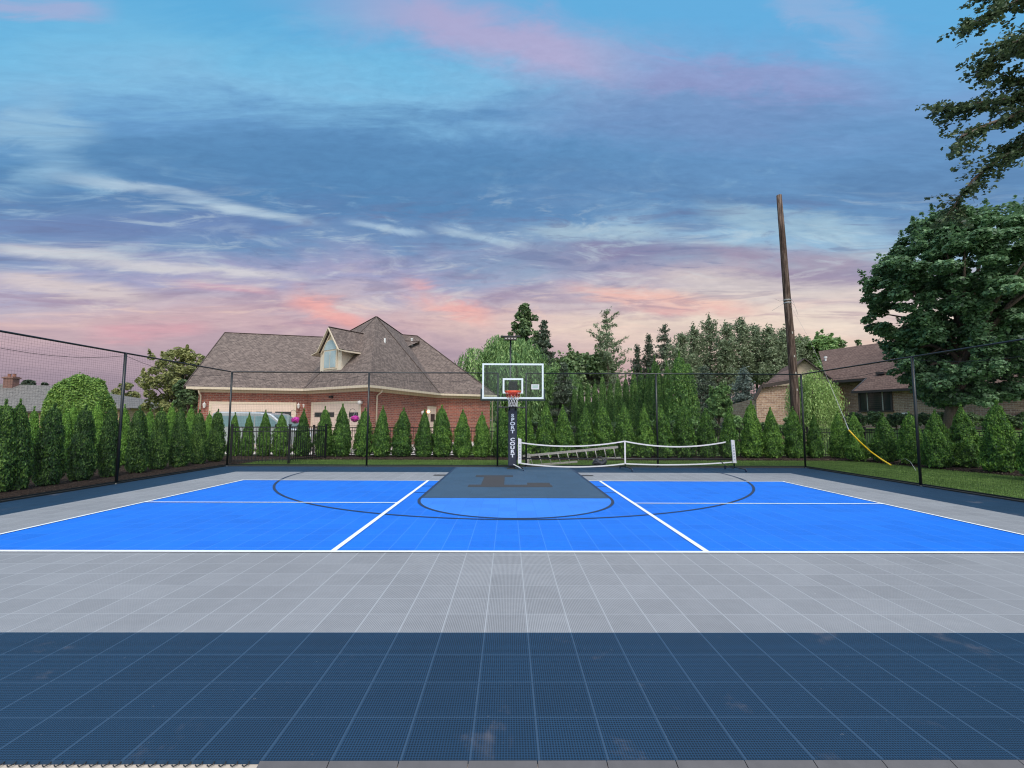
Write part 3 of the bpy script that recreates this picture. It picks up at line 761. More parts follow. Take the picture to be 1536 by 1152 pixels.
b = MB(); b.box((GX, BBY + .03, (BZ0 + BZ1) / 2 + (BZ1 - BZ0) / 2 - .02), (BW, .04, .035)); b.box((GX, BBY + .03, BZ0 + .03), (BW, .05, .05))
for s in (-1, 1): b.box((GX + s * (BW / 2 - .02), BBY + .03, (BZ0 + BZ1) / 2 + .005), (.035, .04, BZ1 - BZ0 - .08))
b.build('frame', M['black_metal'], goal)
M['greenpad'] = plain('dark_green_edge_pad', (.010, .030, .026), .6)
b = MB(); b.box((GX, BBY, BZ0 - .022), (BW + .09, .075, .048))
for s in (-1, 1): b.box((GX + s * (BW / 2 + .026), BBY, BZ0 + .15), (.045, .075, .32))
b.build('edge_padding', M['greenpad'], goal, bevel=.012)
b = MB(); b.box((GX + .665, y, BZ0 + .37), (.235, .005, .15)); st_ = b.build('sticker', M['white_band'], g_)
M['stickergreen'] = plain('sticker_green_print', (.20, .42, .30), .5, var=.05)
b = MB()
for k in range(6): b.box((GX + .595 + k * .028, y - .004, BZ0 + .395), (.016, .003, .045))
b.box((GX + .665, y - .004, BZ0 + .345), (.17, .003, .018)); b.build('sticker_print', M['stickergreen'], g_)
# rim and net
RC = np.array([GX, 7.70, 2.335]); rr_ = .229
b = MB(); b.tube([RC + rr_ * np.array([cos(a), sin(a), 0]) for a in np.linspace(0, 2 * pi, 33)], .0125, 8, caps=False)
b.box((GX, BBY - .10, 2.325), (.18, .17, .022)); b.box((GX, BBY - .035, 2.29), (.20, .05, .14))
b.bar(RC + (-.17, .15, 0), (GX - .06, BBY - .05, 2.25), .018, .02); b.bar(RC + (.17, .15, 0), (GX + .06, BBY - .05, 2.25), .018, .02)
b.tube([RC + rr_ * 1.0 * np.array([cos(a), sin(a), 0]) - (0, 0, .026) for a in np.linspace(0, 2 * pi, 33)], .006, 6, caps=False)
b.build('rim', M['orange'], goal, smooth=True)
b = MB(); nst = 12
prof = [(1.0, 0), (.86, -.09), (.72, -.18), (.60, -.27), (.53, -.36), (.55, -.43)]
for k in range(nst):
    for sgn in (1, -1):
        ps = []
        for i, (r, z) in enumerate(prof):
            a = 2 * pi * (k + sgn * i * .5) / nst; ps.append(RC + (rr_ * r * cos(a), rr_ * r * sin(a), z - .01))
        b.tube(ps, .0042, 4, caps=False)
b.build('net', M['white_cord'], goal)
M['redcord'] = plain('red_cord', (.45, .05, .04), .8)
b = MB()
for k in range(nst):
    for sgn in (1, -1):
        ps = [RC + (rr_ * r * cos(2 * pi * (k + sgn * i * .5) / nst), rr_ * r * sin(2 * pi * (k + sgn * i * .5) / nst), z - .012) for i, (r, z) in enumerate(prof[:3])]
        b.tube(ps, .0055, 4, caps=False)
b.build('net_top_cord', M['redcord'], goal)

def text_mesh(body, size, name, mat, loc, rot, parent, ext=.002, offset=.0, spacing=1.0, scale=(1, 1, 1)):
    cu = bpy.data.curves.new(name + '_tmp', 'FONT'); cu.body = body; cu.size = size; cu.extrude = ext; cu.offset = offset
    cu.align_x = 'CENTER'; cu.align_y = 'TOP'; cu.space_line = spacing
    to = bpy.data.objects.new(name + '_tmp', cu); COL.objects.link(to)
    bpy.context.view_layer.update(); dg = bpy.context.evaluated_depsgraph_get()
    me = bpy.data.meshes.new_from_object(to.evaluated_get(dg)); bpy.data.objects.remove(to)
    me.name = name; me.materials.clear(); me.materials.append(mat)
    o = bpy.data.objects.new(name, me); COL.objects.link(o)
    o.location = tuple(np.array(loc, float) - (world_loc(parent) if parent is not None else 0)); o.rotation_euler = rot; o.scale = scale
    if parent is not None: o.parent = parent
    return o
padf = [c for c in goal.children if c.name.startswith('pole_pad')][0]
M['letter_white'] = plain('lettering_white', (.62, .66, .74), .5, var=.03)
for i, ch in enumerate("SPORT COURT"):
    if ch != ' ':
        text_mesh(ch, .150, 'letter', M['letter_white'], (GX, pole_y - .178, 1.715 - i * .1235), (pi / 2, 0, 0), padf, offset=.0065, scale=(1.28, .93, 1))

# ================================================================== FLOODLIGHT POLE
fl = thing('floodlight_pole', 'slim black pole with a flat floodlight bar standing behind the backboard', 'floodlight', (-.09, 9.85, 0))
MB().tube([(-.09, 9.85, 0), (-.09, 9.85, 4.22)], .032, 10).build('pole', M['black_metal'], fl, smooth=True)
b = MB(); b.box((-.09, 9.80, 4.32), (.66, .22, .045), mi=0); b.build('lamp_head', M['black_metal'], fl, bevel=.008)
b = MB(); b.box((-.09, 9.78, 4.245), (.42, .16, .09)); b.build('driver_box', M['dark_trim'], fl, bevel=.01)
for k in range(4): MB().box((-.09 + (k - 1.5) * .10, 9.695, 4.245), (.05, .008, .04)).build('lens', M['aluminium'], fl)

# ================================================================== PICKLEBALL NET (pushed to the back of the court)
NY = 8.70
pn = thing('portable_net', 'portable pickleball net on wheels with sagging white tapes parked at the back of the court', 'net', (3.4, NY, 0))
xl, xm, xr = .20, 3.44, 6.78
def sagc(x0, x1, z0, z1, s, n_=25): return [(x0 + (x1 - x0) * q, NY, z0 + (z1 - z0) * q - 4 * s * q * (1 - q)) for q in np.linspace(0, 1, n_)]
topc = sagc(xl + .04, xm, .82, .875, .13) + sagc(xm, xr - .22, .875, .86, .155)[1:]
botc = sagc(xl + .02, xm, .195, .19, .105) + sagc(xm, xr, .19, .25, .055)[1:]
def tape(c, h, name):
    b = MB()
    for p, q in zip(c[:-1], c[1:]):
        for y in (-.004, .004):
            b.poly([(p[0], NY + y, p[2] - h / 2), (q[0], NY + y, q[2] - h / 2), (q[0], NY + y, q[2] + h / 2), (p[0], NY + y, p[2] + h / 2)])
    return b.build(name, M['white_band'], pn)
tape(topc, .040, 'top_tape'); tape(botc, .038, 'bottom_tape')
b = MB(); b.box((xm, NY - .012, .525), (.045, .006, .68)); b.build('centre_strap', M['white_band'], pn)
b = MB(); b.box((xl, NY - .03, .53), (.105, .035, .68)); b.poly([(xl - .052, NY - .049, .87), (xl + .052, NY - .049, .87), (xl + .052, NY - .049, .93), (xl - .052, NY - .049, .97)])
sl = b.build('end_sleeve', M['white_band'], pn)
b = MB(); b.box((xr, NY - .03, .575), (.10, .035, .70), u=(1, 0, -.06), w_=(-.06, 0, 1)); sr = b.build('end_sleeve', M['white_band'], pn)
M['slateprint'] = plain('slate_print', (.13, .20, .33), .6)
for sl_, x0 in ((sl, xl), (sr, xr)):
    zz = .77
    for k in range(6):
        xx = x0 - (.06 * (zz - .57) if sl_ is sr else 0)
        b = MB(); b.box((xx, NY - .051, zz), (.042, .003, .012)); b.box((xx - .015, NY - .051, zz - .024), (.012, .003, .03)); b.box((xx + .016, NY - .051, zz - .020), (.010, .003, .022)); zz -= .085
        b.build('sleeve_print', M['slateprint'], sl_)
# frame: posts, feet, low crossbar and castors
for x0, top in ((xl, .95), (xr + .02, .92)):
    MB().tube([(x0, NY, .07), (x0, NY, top)], .019, 8).build('post', M['black_metal'], pn, smooth=True)
MB().tube([(xm, NY, .07), (xm, NY, .86)], .014, 8).build('post', M['black_metal'], pn, smooth=True)
MB().tube([(xl, NY + .02, .34), (xr, NY + .02, .335)], .017, 8).build('crossbar', M['black_metal'], pn, smooth=True)
for x0 in (xl, xm, xr):
    b = MB(); b.tube([(x0 - .05, NY + .45, .07), (x0, NY, .10), (x0 + (.10 if x0 != xr else .16), NY - .42, .07)], .016, 8)
    if x0 == xr: b.tube([(x0 - .42, NY, .30), (x0 - .25, NY - .02, .13), (x0 - .08, NY - .18, .07)], .012, 6)
    fo = b.build('foot', M['black_metal'], pn, smooth=True)
    for q in ((x0 - .05, NY + .45), (x0 + (.10 if x0 != xr else .16), NY - .42)):
        MB().lathe((q[0] - .015, q[1], .036), [(.0, 0), (.036, 0), (.036, .03), (0, .03)], 12, axis=(1, 0, 0)).build('wheel', M['dark_line'], fo, smooth=False)
# netting between the tapes
b = MB(); V = []
def cr(p, q, w3=.0011):
    p = np.array(p); q = np.array(q); d = (q - p); d /= np.linalg.norm(d); s_ = np.cross(d, (0, 1, 0)) * w3; V.extend([p - s_, p + s_, q + s_, q - s_])
tx = np.array(topc); bx = np.array(botc)
tz = lambda x: np.interp(x, tx[:, 0], tx[:, 2]); bz = lambda x: np.interp(x, bx[:, 0], bx[:, 2])
X_ = np.arange(xl + .05, xr - .05, .045)
for x in X_: cr((x, NY, bz(x)), (x, NY, tz(x)))
for k in range(1, 15):
    f_ = k / 15
    for x0, x1 in zip(X_[:-1:3], X_[3::3]): cr((x0, NY, bz(x0) + (tz(x0) - bz(x0)) * f_), (x1, NY, bz(x1) + (tz(x1) - bz(x1)) * f_))
V = np.array(V); fastmesh('netting', V, np.arange(len(V)).reshape(-1, 4), M['netting'], pn)

# ================================================================== LADDER + BAG behind the net
la = thing('extension_ladder', 'aluminium extension ladder lying on its side behind the sagging net', 'ladder', (.8, 9.95, 0))
def LP(px, py, Y=9.95): return A(px, py, Y)
U0, U1 = LP(791, 683.5), LP(927, 670.5); D0, D1 = LP(796, 698), LP(931, 686.5)
b = MB(); b.bar(U0, U1, .03, .075); b.build('side_rail', M['aluminium'], la)
b = MB(); b.bar(LP(796, 698), LP(866, 692.5), .03, .06); b.bar(LP(889, 689, 9.97), D1, .03, .06); b.build('side_rail', M['aluminium'], la)
U2, U3 = LP(784, 684, 10.03), LP(897, 674.5, 10.03); MB().bar(U2, U3, .03, .07).build('side_rail', M['aluminium'], la)
for k in range(10):
    q = .02 + k / 9 * .93; top = U0 + (U1 - U0) * q; pxs = 795 + 135 * q
    bot = LP(797 + 133 * q, 698 - 11.5 * q); MB().tube([top, bot], .019, 6).build('rung', M['aluminium'], la, smooth=True)
MB().box(LP(792, 688), (.09, .05, .34)).build('end_foot', M['aluminium'], la)
bg = thing('tool_bag', 'crumpled dark grey bag on the grass under the raised end of the ladder', 'bag', (*A(899, 691, 9.85)[:2], 0))
q = A(899, 691, 9.85)
R = np.random.RandomState(4)
b = MB(); b.sphere((q[0], q[1], .11), .5, 22, sc=(.50, .34, .20))
b.v = [tuple(np.array(p) + np.array([1, 1, .8]) * R.uniform(-.018, .018) + (0, 0, .05 * sin(p[0] * 21) * (p[2] > .08))) for p in b.v]; b.v = [(p[0], p[1], max(p[2], .0)) for p in b.v]
b.build('bag_body', M['bagcloth'], bg)
MB().tube([(q[0] - .12, q[1] - .04, .20), (q[0] - .05, q[1] - .06, .33), (q[0] + .06, q[1] - .05, .32), (q[0] + .12, q[1] - .02, .20)], .014, 6).build('handle', M['bagcloth'], bg, smooth=True)

# ================================================================== UTILITY POLE with guy wire
PY = 13.75
pb, pm, pt = A(1194, 662, PY), A(1181, 452, PY), A(1168.5, 293, PY)
pb[2] = 0
up_ = thing('utility_pole', 'tall leaning weathered wooden pole cut off at the top with no crossarm', 'utility pole', pb)
b = MB(); P_ = [pb, A(1192.5, 600, PY), A(1187, 520, PY), pm, A(1174, 360, PY), pt]; b.tube(P_, [.180, .172, .158, .144, .125, .105], 20)
b.build('pole', M['pole_wood'], up_, smooth=False)
for p in up_.children[0].data.polygons: p.use_smooth = len(p.vertices) == 4
b = MB()
b.tube([A(1176, 455, PY - .15), A(1168, 460, PY - .15), A(1158, 466, PY - .2)], .006, 4); b.tube([A(1184, 452, PY - .15), A(1192, 458, PY - .15), A(1197, 472, PY - .2)], .006, 4)
b.tube([A(1180, 448, PY - .15), A(1170, 452, PY - .15), A(1162, 448, PY - .2)], .005, 4); b.tube([A(1183, 446, PY - .15), A(1190, 452, PY - .15), A(1194, 464, PY - .2)], .005, 4)
b.build('cut_wire', M['wire'], up_)
b = MB(); pb2 = A(1181, 452, PY - .0)
for dz_ in (0, .12): b.lathe(pb2 + (0, 0, dz_ - .1), [(.152, 0), (.158, .01), (.158, .04), (.152, .05)], 16)
b.build('band', M['wire'], up_)
b = MB()
for px_, py_ in ((1190, 560), (1192, 585), (1185, 500), (1188, 535)):
    q_ = A(px_, py_, PY); MB().box(q_ - (0, .165, 0), (.045, .01, .09)).build('tag', M['aluminium'], up_)
gw = thing('guy_wire', 'slack guy wire with a yellow plastic guard reaching the lawn beside the evergreens', 'guy wire', A(1336, 697.5, 10.9))
g0 = G(1336, 697.5, .03); gp = [g0]
for (px, py, yy) in ((1322, 689, 11.0), (1306, 677.5, 11.15), (1289, 662, 11.3), (1273, 645, 11.5)): gp.append(A(px, py, min(yy, g0[1] + .8)))
MB().tube(gp, .026, 8).build('guard', M['yellow'], gw, smooth=True)
gq = [gp[-1]] + [A(px, py, yy) for (px, py, yy) in ((1268, 632, 11.9), (1258, 608, 12.3), (1238, 560, 12.8), (1212, 505, 13.2), (1184, 455, PY - .15))]
MB().tube(gq, [.016, .014, .011, .005, .0035, .003], 6).build('wire', M['wire'], gw, smooth=True)
b = MB(); c0 = G(1346, 699, .02); c1 = G(1374, 706, .02); mid = (c0 + c1) / 2 + (0, 0, .30)
cl = thing('loose_cable', 'thin pale cable arching out of the right lawn near the fence post', 'cable', c0)
b.tube([c0, c0 + (mid - c0) * .5 + (0, 0, .10), mid, c1 + (mid - c1) * .5 + (0, 0, .08), c1], .007, 5).build('wire', M['wire'], cl, smooth=True)

# ================================================================== MAIN HOUSE (left)
nz = lambda v: v / np.linalg.norm(v)
ZE = 3.35
flat = lambda p, z: np.array([p[0], p[1], z])
EL, E1, E2, E3, E4 = G(281, 579.6, ZE), G(456, 583, ZE), G(553, 577, ZE), G(660, 590, ZE), G(745, 592.5, ZE)
house = thing('brick_house', 'large red brick house with steep grey brown roof, dormer and beige garages', 'house', (E2[0], E2[1] + 3, 0))
u1 = nz(E1 - EL); v1 = np.array([-u1[1], u1[0], 0])
u2 = nz(E2 - E1); v2 = np.array([-u2[1], u2[0], 0])
AP = A(564.5, 475, 24.8)
RL = RP(341.5, 499, EL, u1)
R2 = RL + u1 * 13
E5 = E4 + (-2.5, 9, 0); BL = EL + v1 * 11.4
Q1 = G(345, 595.0, ZE) + 0; Q2 = np.array([-1.6, 33.0, ZE])
R3a, R3b = A(603, 503.2, 29.2), A(626, 503.8, 29.7); R3a[2] = R3b[2]
# walls (inset from the eaves)
def inset(P, d):
    P = [np.array(p[:2]) for p in P]; n_ = len(P); O = []
    for i in range(n_):
        a, c, e = P[i - 1], P[i], P[(i + 1) % n_]
        d1 = (c - a) / np.linalg.norm(c - a); d2 = (e - c) / np.linalg.norm(e - c)
        n1 = np.array([-d1[1], d1[0]]); n2 = np.array([-d2[1], d2[0]]); bis = n1 + n2; bis /= max(.3, np.dot(bis, n1)); O.append(c + bis * d)
    return O
foot = [EL, E1, E2, E3, E4, E5, BL + u1 * 8 + (0, 4, 0), BL]
WI = inset(foot, .42)
b = MB()
for i in range(len(WI)):
    a, c = WI[i], WI[(i + 1) % len(WI)]; b.poly([(*a, -.1), (*c, -.1), (*c, 3.22), (*a, 3.22)])
# gable wall of the left wing
ga, gc = np.array([*WI[0], 3.22]), np.array([*WI[-1], 3.22]); gm = RL + u1 * .42; gm[2] = RL[2] - .18
b.poly([gc, ga, gm])
b.build('wall', M['brick_red'], house)
sof = [(p[0], p[1], 3.225) for p in foot]; MB().poly(sof[::-1]).build('soffit', M['cream'], house, uv=False)
# frieze band under the eave
b = MB()
for i in range(4):
    a, c = np.array([*WI[i], 0]), np.array([*WI[i + 1], 0]); d = nz(c - a); nn = np.array([d[1], -d[0], 0])
    b.box((a + c) / 2 + nn * .02 + (0, 0, 3.14), (np.linalg.norm(c - a) - .01, .035, .15), d, nn)
b.build('frieze', M['cream'], house)
b = MB()
for a, c in ((EL, E1), (E1, E2), (E2, E3), (E3, E4)):
    d = nz(c - a); nn = np.array([d[1], -d[0], 0]); b.box((a + c) / 2 + nn * .05 + (0, 0, -.075), (np.linalg.norm(c - a) + .04, .11, .13), d, nn)
b.build('gutter', M['cream'], house)
roof = MB()
up3 = np.array([0, 0, .02])
roof.poly([EL - u1 * .15, E1, R2, RL - u1 * .15]); roof.poly([RL - u1 * .15, R2, R2 + v1 * 5.7 + (0, 0, ZE - RL[2]), RL - u1 * .15 + v1 * 5.7 + (0, 0, ZE - RL[2])])
roof.poly([E1, E2, AP]); roof.poly([E2, E3, AP]); roof.poly([E3, R3a, AP]); roof.poly([R3a, Q1, AP]); roof.poly([Q1, E1, AP])
roof.poly([E3, E4, R3b]); roof.poly([E3, R3b, R3a]); roof.poly([E4, E5, R3b]); roof.poly([E5, E5 + (-6, 1, 0), R3a, R3b])
ro = roof.build('roof', M['shingle'], house)
M['ridge'] = plain('ridge_cap', (.085, .062, .055), .9, var=.3, scale=3)
b = MB()
for a, c in ((RL - u1 * .15, R2), (AP, E3), (AP, E1), (R3a, R3b), (R3b, E4), (AP, AP + (Q1 - AP) * .5), (AP, R3a)):
    b.bar(a + up3 * .5, c + up3 * .5, .13, .025)
b.bar(EL - u1 * .17 + (0, 0, -.05), RL - u1 * .17 + (0, 0, -.05), .04, .16)
b.build('ridge_cap', M['ridge'], ro)
# vents
def onroof(px, py, tri):
    n_ = np.cross(tri[1] - tri[0], tri[2] - tri[0]); return RP(px, py, tri[0], n_)
p = onroof(577, 513, (E1, E2, AP)) if False else onroof(577, 513, (E2, E3, AP)); MB().lathe(p - (0, 0, .1), [(.06, 0), (.06, .35), (.0, .35)], 8).build('vent_pipe', M['white_metal'], ro)
p = onroof(617.5, 517, (E3, E4, R3b)); MB().lathe(p - (0, 0, .1), [(.11, 0), (.07, .25), (.07, .5), (.09, .5), (.09, .58), (0, .6)], 8).build('vent_pipe', M['white_metal'], ro)

# openings on a wall: given by photo corners
def wallplane(i):
    a, c = np.array([*WI[i], 0.]), np.array([*WI[i + 1], 0.]); d = nz(c - a); return a, d, np.array([d[1], -d[0], 0])
def on_wall(i, px, py): a, d, nn = wallplane(i); return RP(px, py, a, nn)
def garage_door(i, x0, x1, ytop, panes, yp0, yp1):
    a, d, nn = wallplane(i); p0, p1 = on_wall(i, x0, ytop), on_wall(i, x1, ytop); zt = (p0[2] + p1[2]) / 2
    s0, s1 = np.dot(p0 - a, d), np.dot(p1 - a, d); mid = a + d * (s0 + s1) / 2
    tr_ = MB(); wd = s1 - s0
    tr_.box(mid + nn * .02 + (0, 0, zt + .07), (wd + .28, .045, .14), d, nn)
    for s_ in (s0 - .07, s1 + .07): tr_.box(a + d * s_ + nn * .02 + (0, 0, zt / 2), (.14, .045, zt), d, nn)
    dr = MB(); rows = 4; rh = zt / rows
    for r in range(rows): dr.box(mid + nn * .012 + (0, 0, rh * (r + .5)), (wd, .03, rh - .012), d, nn)
    door = dr.build('garage_door', M['garage'], house); tr_.build('door_frame', M['cream'], door)
    for (q0, q1) in panes:
        c0, c1 = on_wall(i, q0, yp0), on_wall(i, q1, yp0); z1 = (c0[2] + c1[2]) / 2; z0 = on_wall(i, (q0 + q1) / 2, yp1)[2]
        c = (c0 + c1) / 2; w_ = np.linalg.norm((c1 - c0)[:2])
        MB().box(flat(c, (z0 + z1) / 2) + nn * .032, (w_, .02, z1 - z0), d, nn).build('window_pane', M['win_dark'], door)
garage_door(0, 318, 441, 606.5, [(324.5, 349), (354.5, 378), (384, 408), (413, 437)], 617.6, 624)
garage_door(1, 470, 539.5, 606, [(472.8, 502), (524.5, 538)], 618.5, 625.5)
# wall lanterns
def lantern(i, px, py, kind=0):
    a, d, nn = wallplane(i); p = on_wall(i, px, py)
    b = MB(); b.box(p + nn * .02, (.09, .03, .16), d, nn); b.bar(p + nn * .03, p + nn * .14, .02, .02)
    q = p + nn * .15
    if kind == 0: b.lathe(q + (0, 0, -.16), [(0, 0), (.05, .02), (.085, .20), (.10, .22), (.03, .30), (.02, .34), (0, .36)], 8)
    else: b.sphere(q, .12, 10)
    b.build('wall_lantern', M['pale_glass_lamp'], house, smooth=(kind == 1))
lantern(0, 308, 608); lantern(0, 448.5, 609); lantern(1, 459, 609)
lantern(1, 543, 604, 1)
a, d, nn = wallplane(1); p = on_wall(1, 498, 595); MB().box(p + nn * .04, (.26, .05, .12), d, nn).sphere(p + nn * .12 + (0, 0, -.02) + d * .07, .06, 8).sphere(p + nn * .12 + (0, 0, -.02) - d * .07, .06, 8).build('security_light', M['black_metal'], house)
# side door with lamp on the angled wall
a, d, nn = wallplane(2)
p0, p1 = on_wall(2, 642, 612), on_wall(2, 655, 613); mid = (p0 + p1) / 2; wd = max(.85, np.linalg.norm((p1 - p0)[:2])); zt = p0[2]
dm = flat(mid, 0)
dd = MB(); dd.box(dm + nn * .01 + (0, 0, zt / 2), (wd, .03, zt), d, nn); door = dd.build('side_door', M['garage'], house)
b = MB(); b.box(dm + nn * .02 + (0, 0, zt + .06), (wd + .24, .05, .12), d, nn)
for s_ in (-1, 1): b.box(dm + d * s_ * (wd / 2 + .06) + nn * .02 + (0, 0, zt / 2), (.12, .05, zt), d, nn)
b.build('door_frame', M['cream'], door)
MB().box(dm + nn * .03 + (0, 0, zt * .72), (wd * .45, .02, zt * .22), d, nn).build('window_pane', M['win_dark'], door)
p = on_wall(2, 632, 619.5) + nn * .14; MB().sphere(p, .16, 12).bar(p, p - nn * .12, .05, .05).build('globe_lamp', M['pale_glass_lamp'], house, smooth=True)
p = on_wall(2, 640, 617) + nn * .14; lp = MB().lathe(p + (0, 0, -.13), [(0, 0), (.04, .02), (.085, .2), (.09, .22), (.02, .30), (0, .31)], 8).build('lit_lantern', M['pale_glass_lamp'], house)
MB().sphere(p + (0, 0, -.02), .105, 10).build('bulb', M['lit'], lp, smooth=True)
# downspouts
def downspout(i, px, y0, off=.07):
    a, d, nn = wallplane(i); p = on_wall(i, px, 610); b = MB()
    p = flat(p, 0) + nn * off
    b.tube([p + nn * .32 + (0, 0, ZE - .12), p + nn * .30 + (0, 0, 3.05), p + (0, 0, 2.85), p + (0, 0, .05)], .045, 8); b.build('downspout', M['cream'], house, smooth=True)
downspout(0, 301, 583); downspout(2, 563.5, 580); downspout(3, 738, 600)
# dormer
n_A = nz(np.cross(E2 - E1, AP - E1));
Fp = RP(496, 556, E1, n_A)
Lp, Rp_ = RP(480, 557.6, Fp, v2), RP(511.8, 553.8, Fp, v2)
wz0 = min(Lp[2], Rp_[2]) - .05; wz1 = RP(512, 524.5, Fp, v2)[2]; pk_ = RP(496.5, 492, Fp, v2)[2]
dc_ = (Lp + Rp_) / 2; hw = np.linalg.norm((Rp_ - Lp)[:2]) / 2; dc0 = flat(dc_, 0); DEP = 5.0
dorm = MB()
fl_ = [dc0 - u2 * hw + (0, 0, wz0), dc0 + u2 * hw + (0, 0, wz0), dc0 + u2 * hw + (0, 0, wz1), dc0 + (0, 0, pk_ - .12), dc0 - u2 * hw + (0, 0, wz1)]
dorm.prism(fl_, v2 * DEP); do = dorm.build('dormer', M['cream_stucco'], house)
sl_ = (pk_ - wz1) / hw; ov = .55; fo_ = .22
b = MB()
for s_ in (-1, 1):
    for (h0, h1, m0) in ((.04, 0.0, 0),):
        a0 = dc0 - v2 * fo_ + (0, 0, pk_ + .02); a1 = dc0 - v2 * fo_ + u2 * s_ * hw + (0, 0, wz1 + .06)
        a2 = dc0 - v2 * fo_ + u2 * s_ * (hw + ov) + (0, 0, wz1 + .06 - ov * .25)
        b.poly([a0, a1, a1 + v2 * DEP, a0 + v2 * DEP] if s_ > 0 else [a0, a0 + v2 * DEP, a1 + v2 * DEP, a1]); b.poly([a1, a2, a2 + v2 * DEP, a1 + v2 * DEP] if s_ > 0 else [a1, a1 + v2 * DEP, a2 + v2 * DEP, a2])
dr_ = b.build('dormer_roof', M['shingle'], do)
MB().bar(dc0 - v2 * fo_ + (0, 0, pk_ + .03), dc0 + v2 * 2.9 + (0, 0, pk_ + .03), .13, .03).build('ridge_cap', M['ridge'], dr_)
b = MB()
for s_ in (-1, 1):
    a0 = dc0 - v2 * (fo_ + .0) + (0, 0, pk_ - .05); a1 = dc0 - v2 * fo_ + u2 * s_ * hw + (0, 0, wz1 - .02); a2 = dc0 - v2 * fo_ + u2 * s_ * (hw + ov) + (0, 0, wz1 - .02 - ov * .25)
    b.bar(a0, a1, .05, .13, up=v2); b.bar(a1, a2, .05, .11, up=v2); b.bar(a2 + (0, 0, -.0), a2 + v2 * (DEP - .6), .08, .09)
    a3 = flat(a1, a1[2] - .06); b.poly([a1 + (0, 0, -.04), a2 + (0, 0, -.04), a2 + v2 * DEP + (0, 0, -.04), a1 + v2 * DEP + (0, 0, -.04)])
    b.bar(dc0 - v2 * .05 + (0, 0, pk_ - .32), dc0 - v2 * .05 + u2 * s_ * (hw * .86) + (0, 0, wz1 - .12), .06, .09, up=v2)
b.build('trim', M['cream'], do)
# dormer window: two casements under a half round light
wz_a = wz0 + .22; wmid = RP(497, 526.5, Fp, v2)[2]; ww = hw * .56; wc = dc0 - v2 * .03
b = MB(); b.box(wc + (0, 0, (wz_a + wmid) / 2), (2 * ww + .16, .05, wmid - wz_a + .16), u2, v2); wf = b.build('window', M['cream'], do)
for s_ in (-1, 1): MB().box(wc - v2 * .03 + u2 * s_ * ww * .5 + (0, 0, (wz_a + wmid) / 2), (ww * .9, .02, wmid - wz_a - .03), u2, v2).build('pane', M['win_pale'], wf)
rad = ww * 1.0
arcp = [wc - v2 * .02 + u2 * rad * cos(a) + (0, 0, wmid + .07 + rad * sin(a)) for a in np.linspace(0, pi, 19)]
MB().prism([wc - v2 * .0 + u2 * (rad + .09) * cos(a) + (0, 0, wmid + .05 + (rad + .09) * sin(a)) for a in np.linspace(0, pi, 19)], -v2 * .035).build('arch_frame', M['cream'], wf)
MB().prism(arcp, -v2 * .03).build('pane', M['win_pale'], wf)

# ================================================================== GARAGE FRONT: van, hooks, baskets
Yc = 16.3
vx0 = A(312, 640, Yc)[0]; zt = A(350, 617.5, Yc)[2]
van = thing('parked_van', 'silver van parked in front of the left garage door, seen over the evergreens', 'van', (vx0 + 2.4, Yc + .9, 0))
M['silver'] = plain('silver_car_paint', (.50, .52, .54), .25, .5, .06)
prof_ = [(0, .45), (0.02, 1.15), (.18, zt - .06), (.55, zt), (2.45, zt - .02), (2.95, zt - .10), (3.75, 1.12), (4.75, .98), (4.9, .75), (4.9, .40), (4.2, .32), (.4, .32)]
MB().prism([(vx0 + x, Yc, z) for x, z in prof_], (0, 1.8, 0)).build('body', M['silver'], van, bevel=.06)
b = MB(); b.poly([(vx0 + 3.02, Yc + .10, zt - .17), (vx0 + 3.02, Yc + 1.7, zt - .17), (vx0 + 3.74, Yc + 1.7, 1.16), (vx0 + 3.74, Yc + .10, 1.16)]); b.v = [(p[0] + .02, p[1], p[2] + .02) for p in b.v]
b.build('windscreen', M['car_glass'], van)
for x0, x1 in ((.35, 1.25), (1.32, 2.15)):
    MB().box((vx0 + (x0 + x1) / 2, Yc - .008, 1.42), (x1 - x0, .02, .50)).build('side_window', M['car_glass'], van)
MB().prism([(vx0 + 2.22, Yc - .018, 1.18), (vx0 + 3.50, Yc - .018, 1.18), (vx0 + 2.85, Yc - .018, 1.66), (vx0 + 2.22, Yc - .018, 1.67)], (0, .02, 0)).build('side_window', M['car_glass'], van)
MB().box((vx0 + 3.3, Yc - .10, 1.22), (.12, .16, .16)).build('mirror', M['black_metal'], van, bevel=.03)
for wx in (.85, 3.95):
    for wy in (Yc + .02, Yc + 1.60):
        wo_ = MB().lathe((vx0 + wx, wy, .34), [(0, 0), (.34, 0), (.34, .2), (0, .2)], 20, axis=(0, 1, 0)).build('wheel', M['black_rubber'], van)
        MB().lathe((vx0 + wx, wy - .012, .34), [(0, 0), (.2, 0), (.2, .01), (0, .01)], 16, axis=(0, 1, 0)).build('rim', M['aluminium'], wo_)
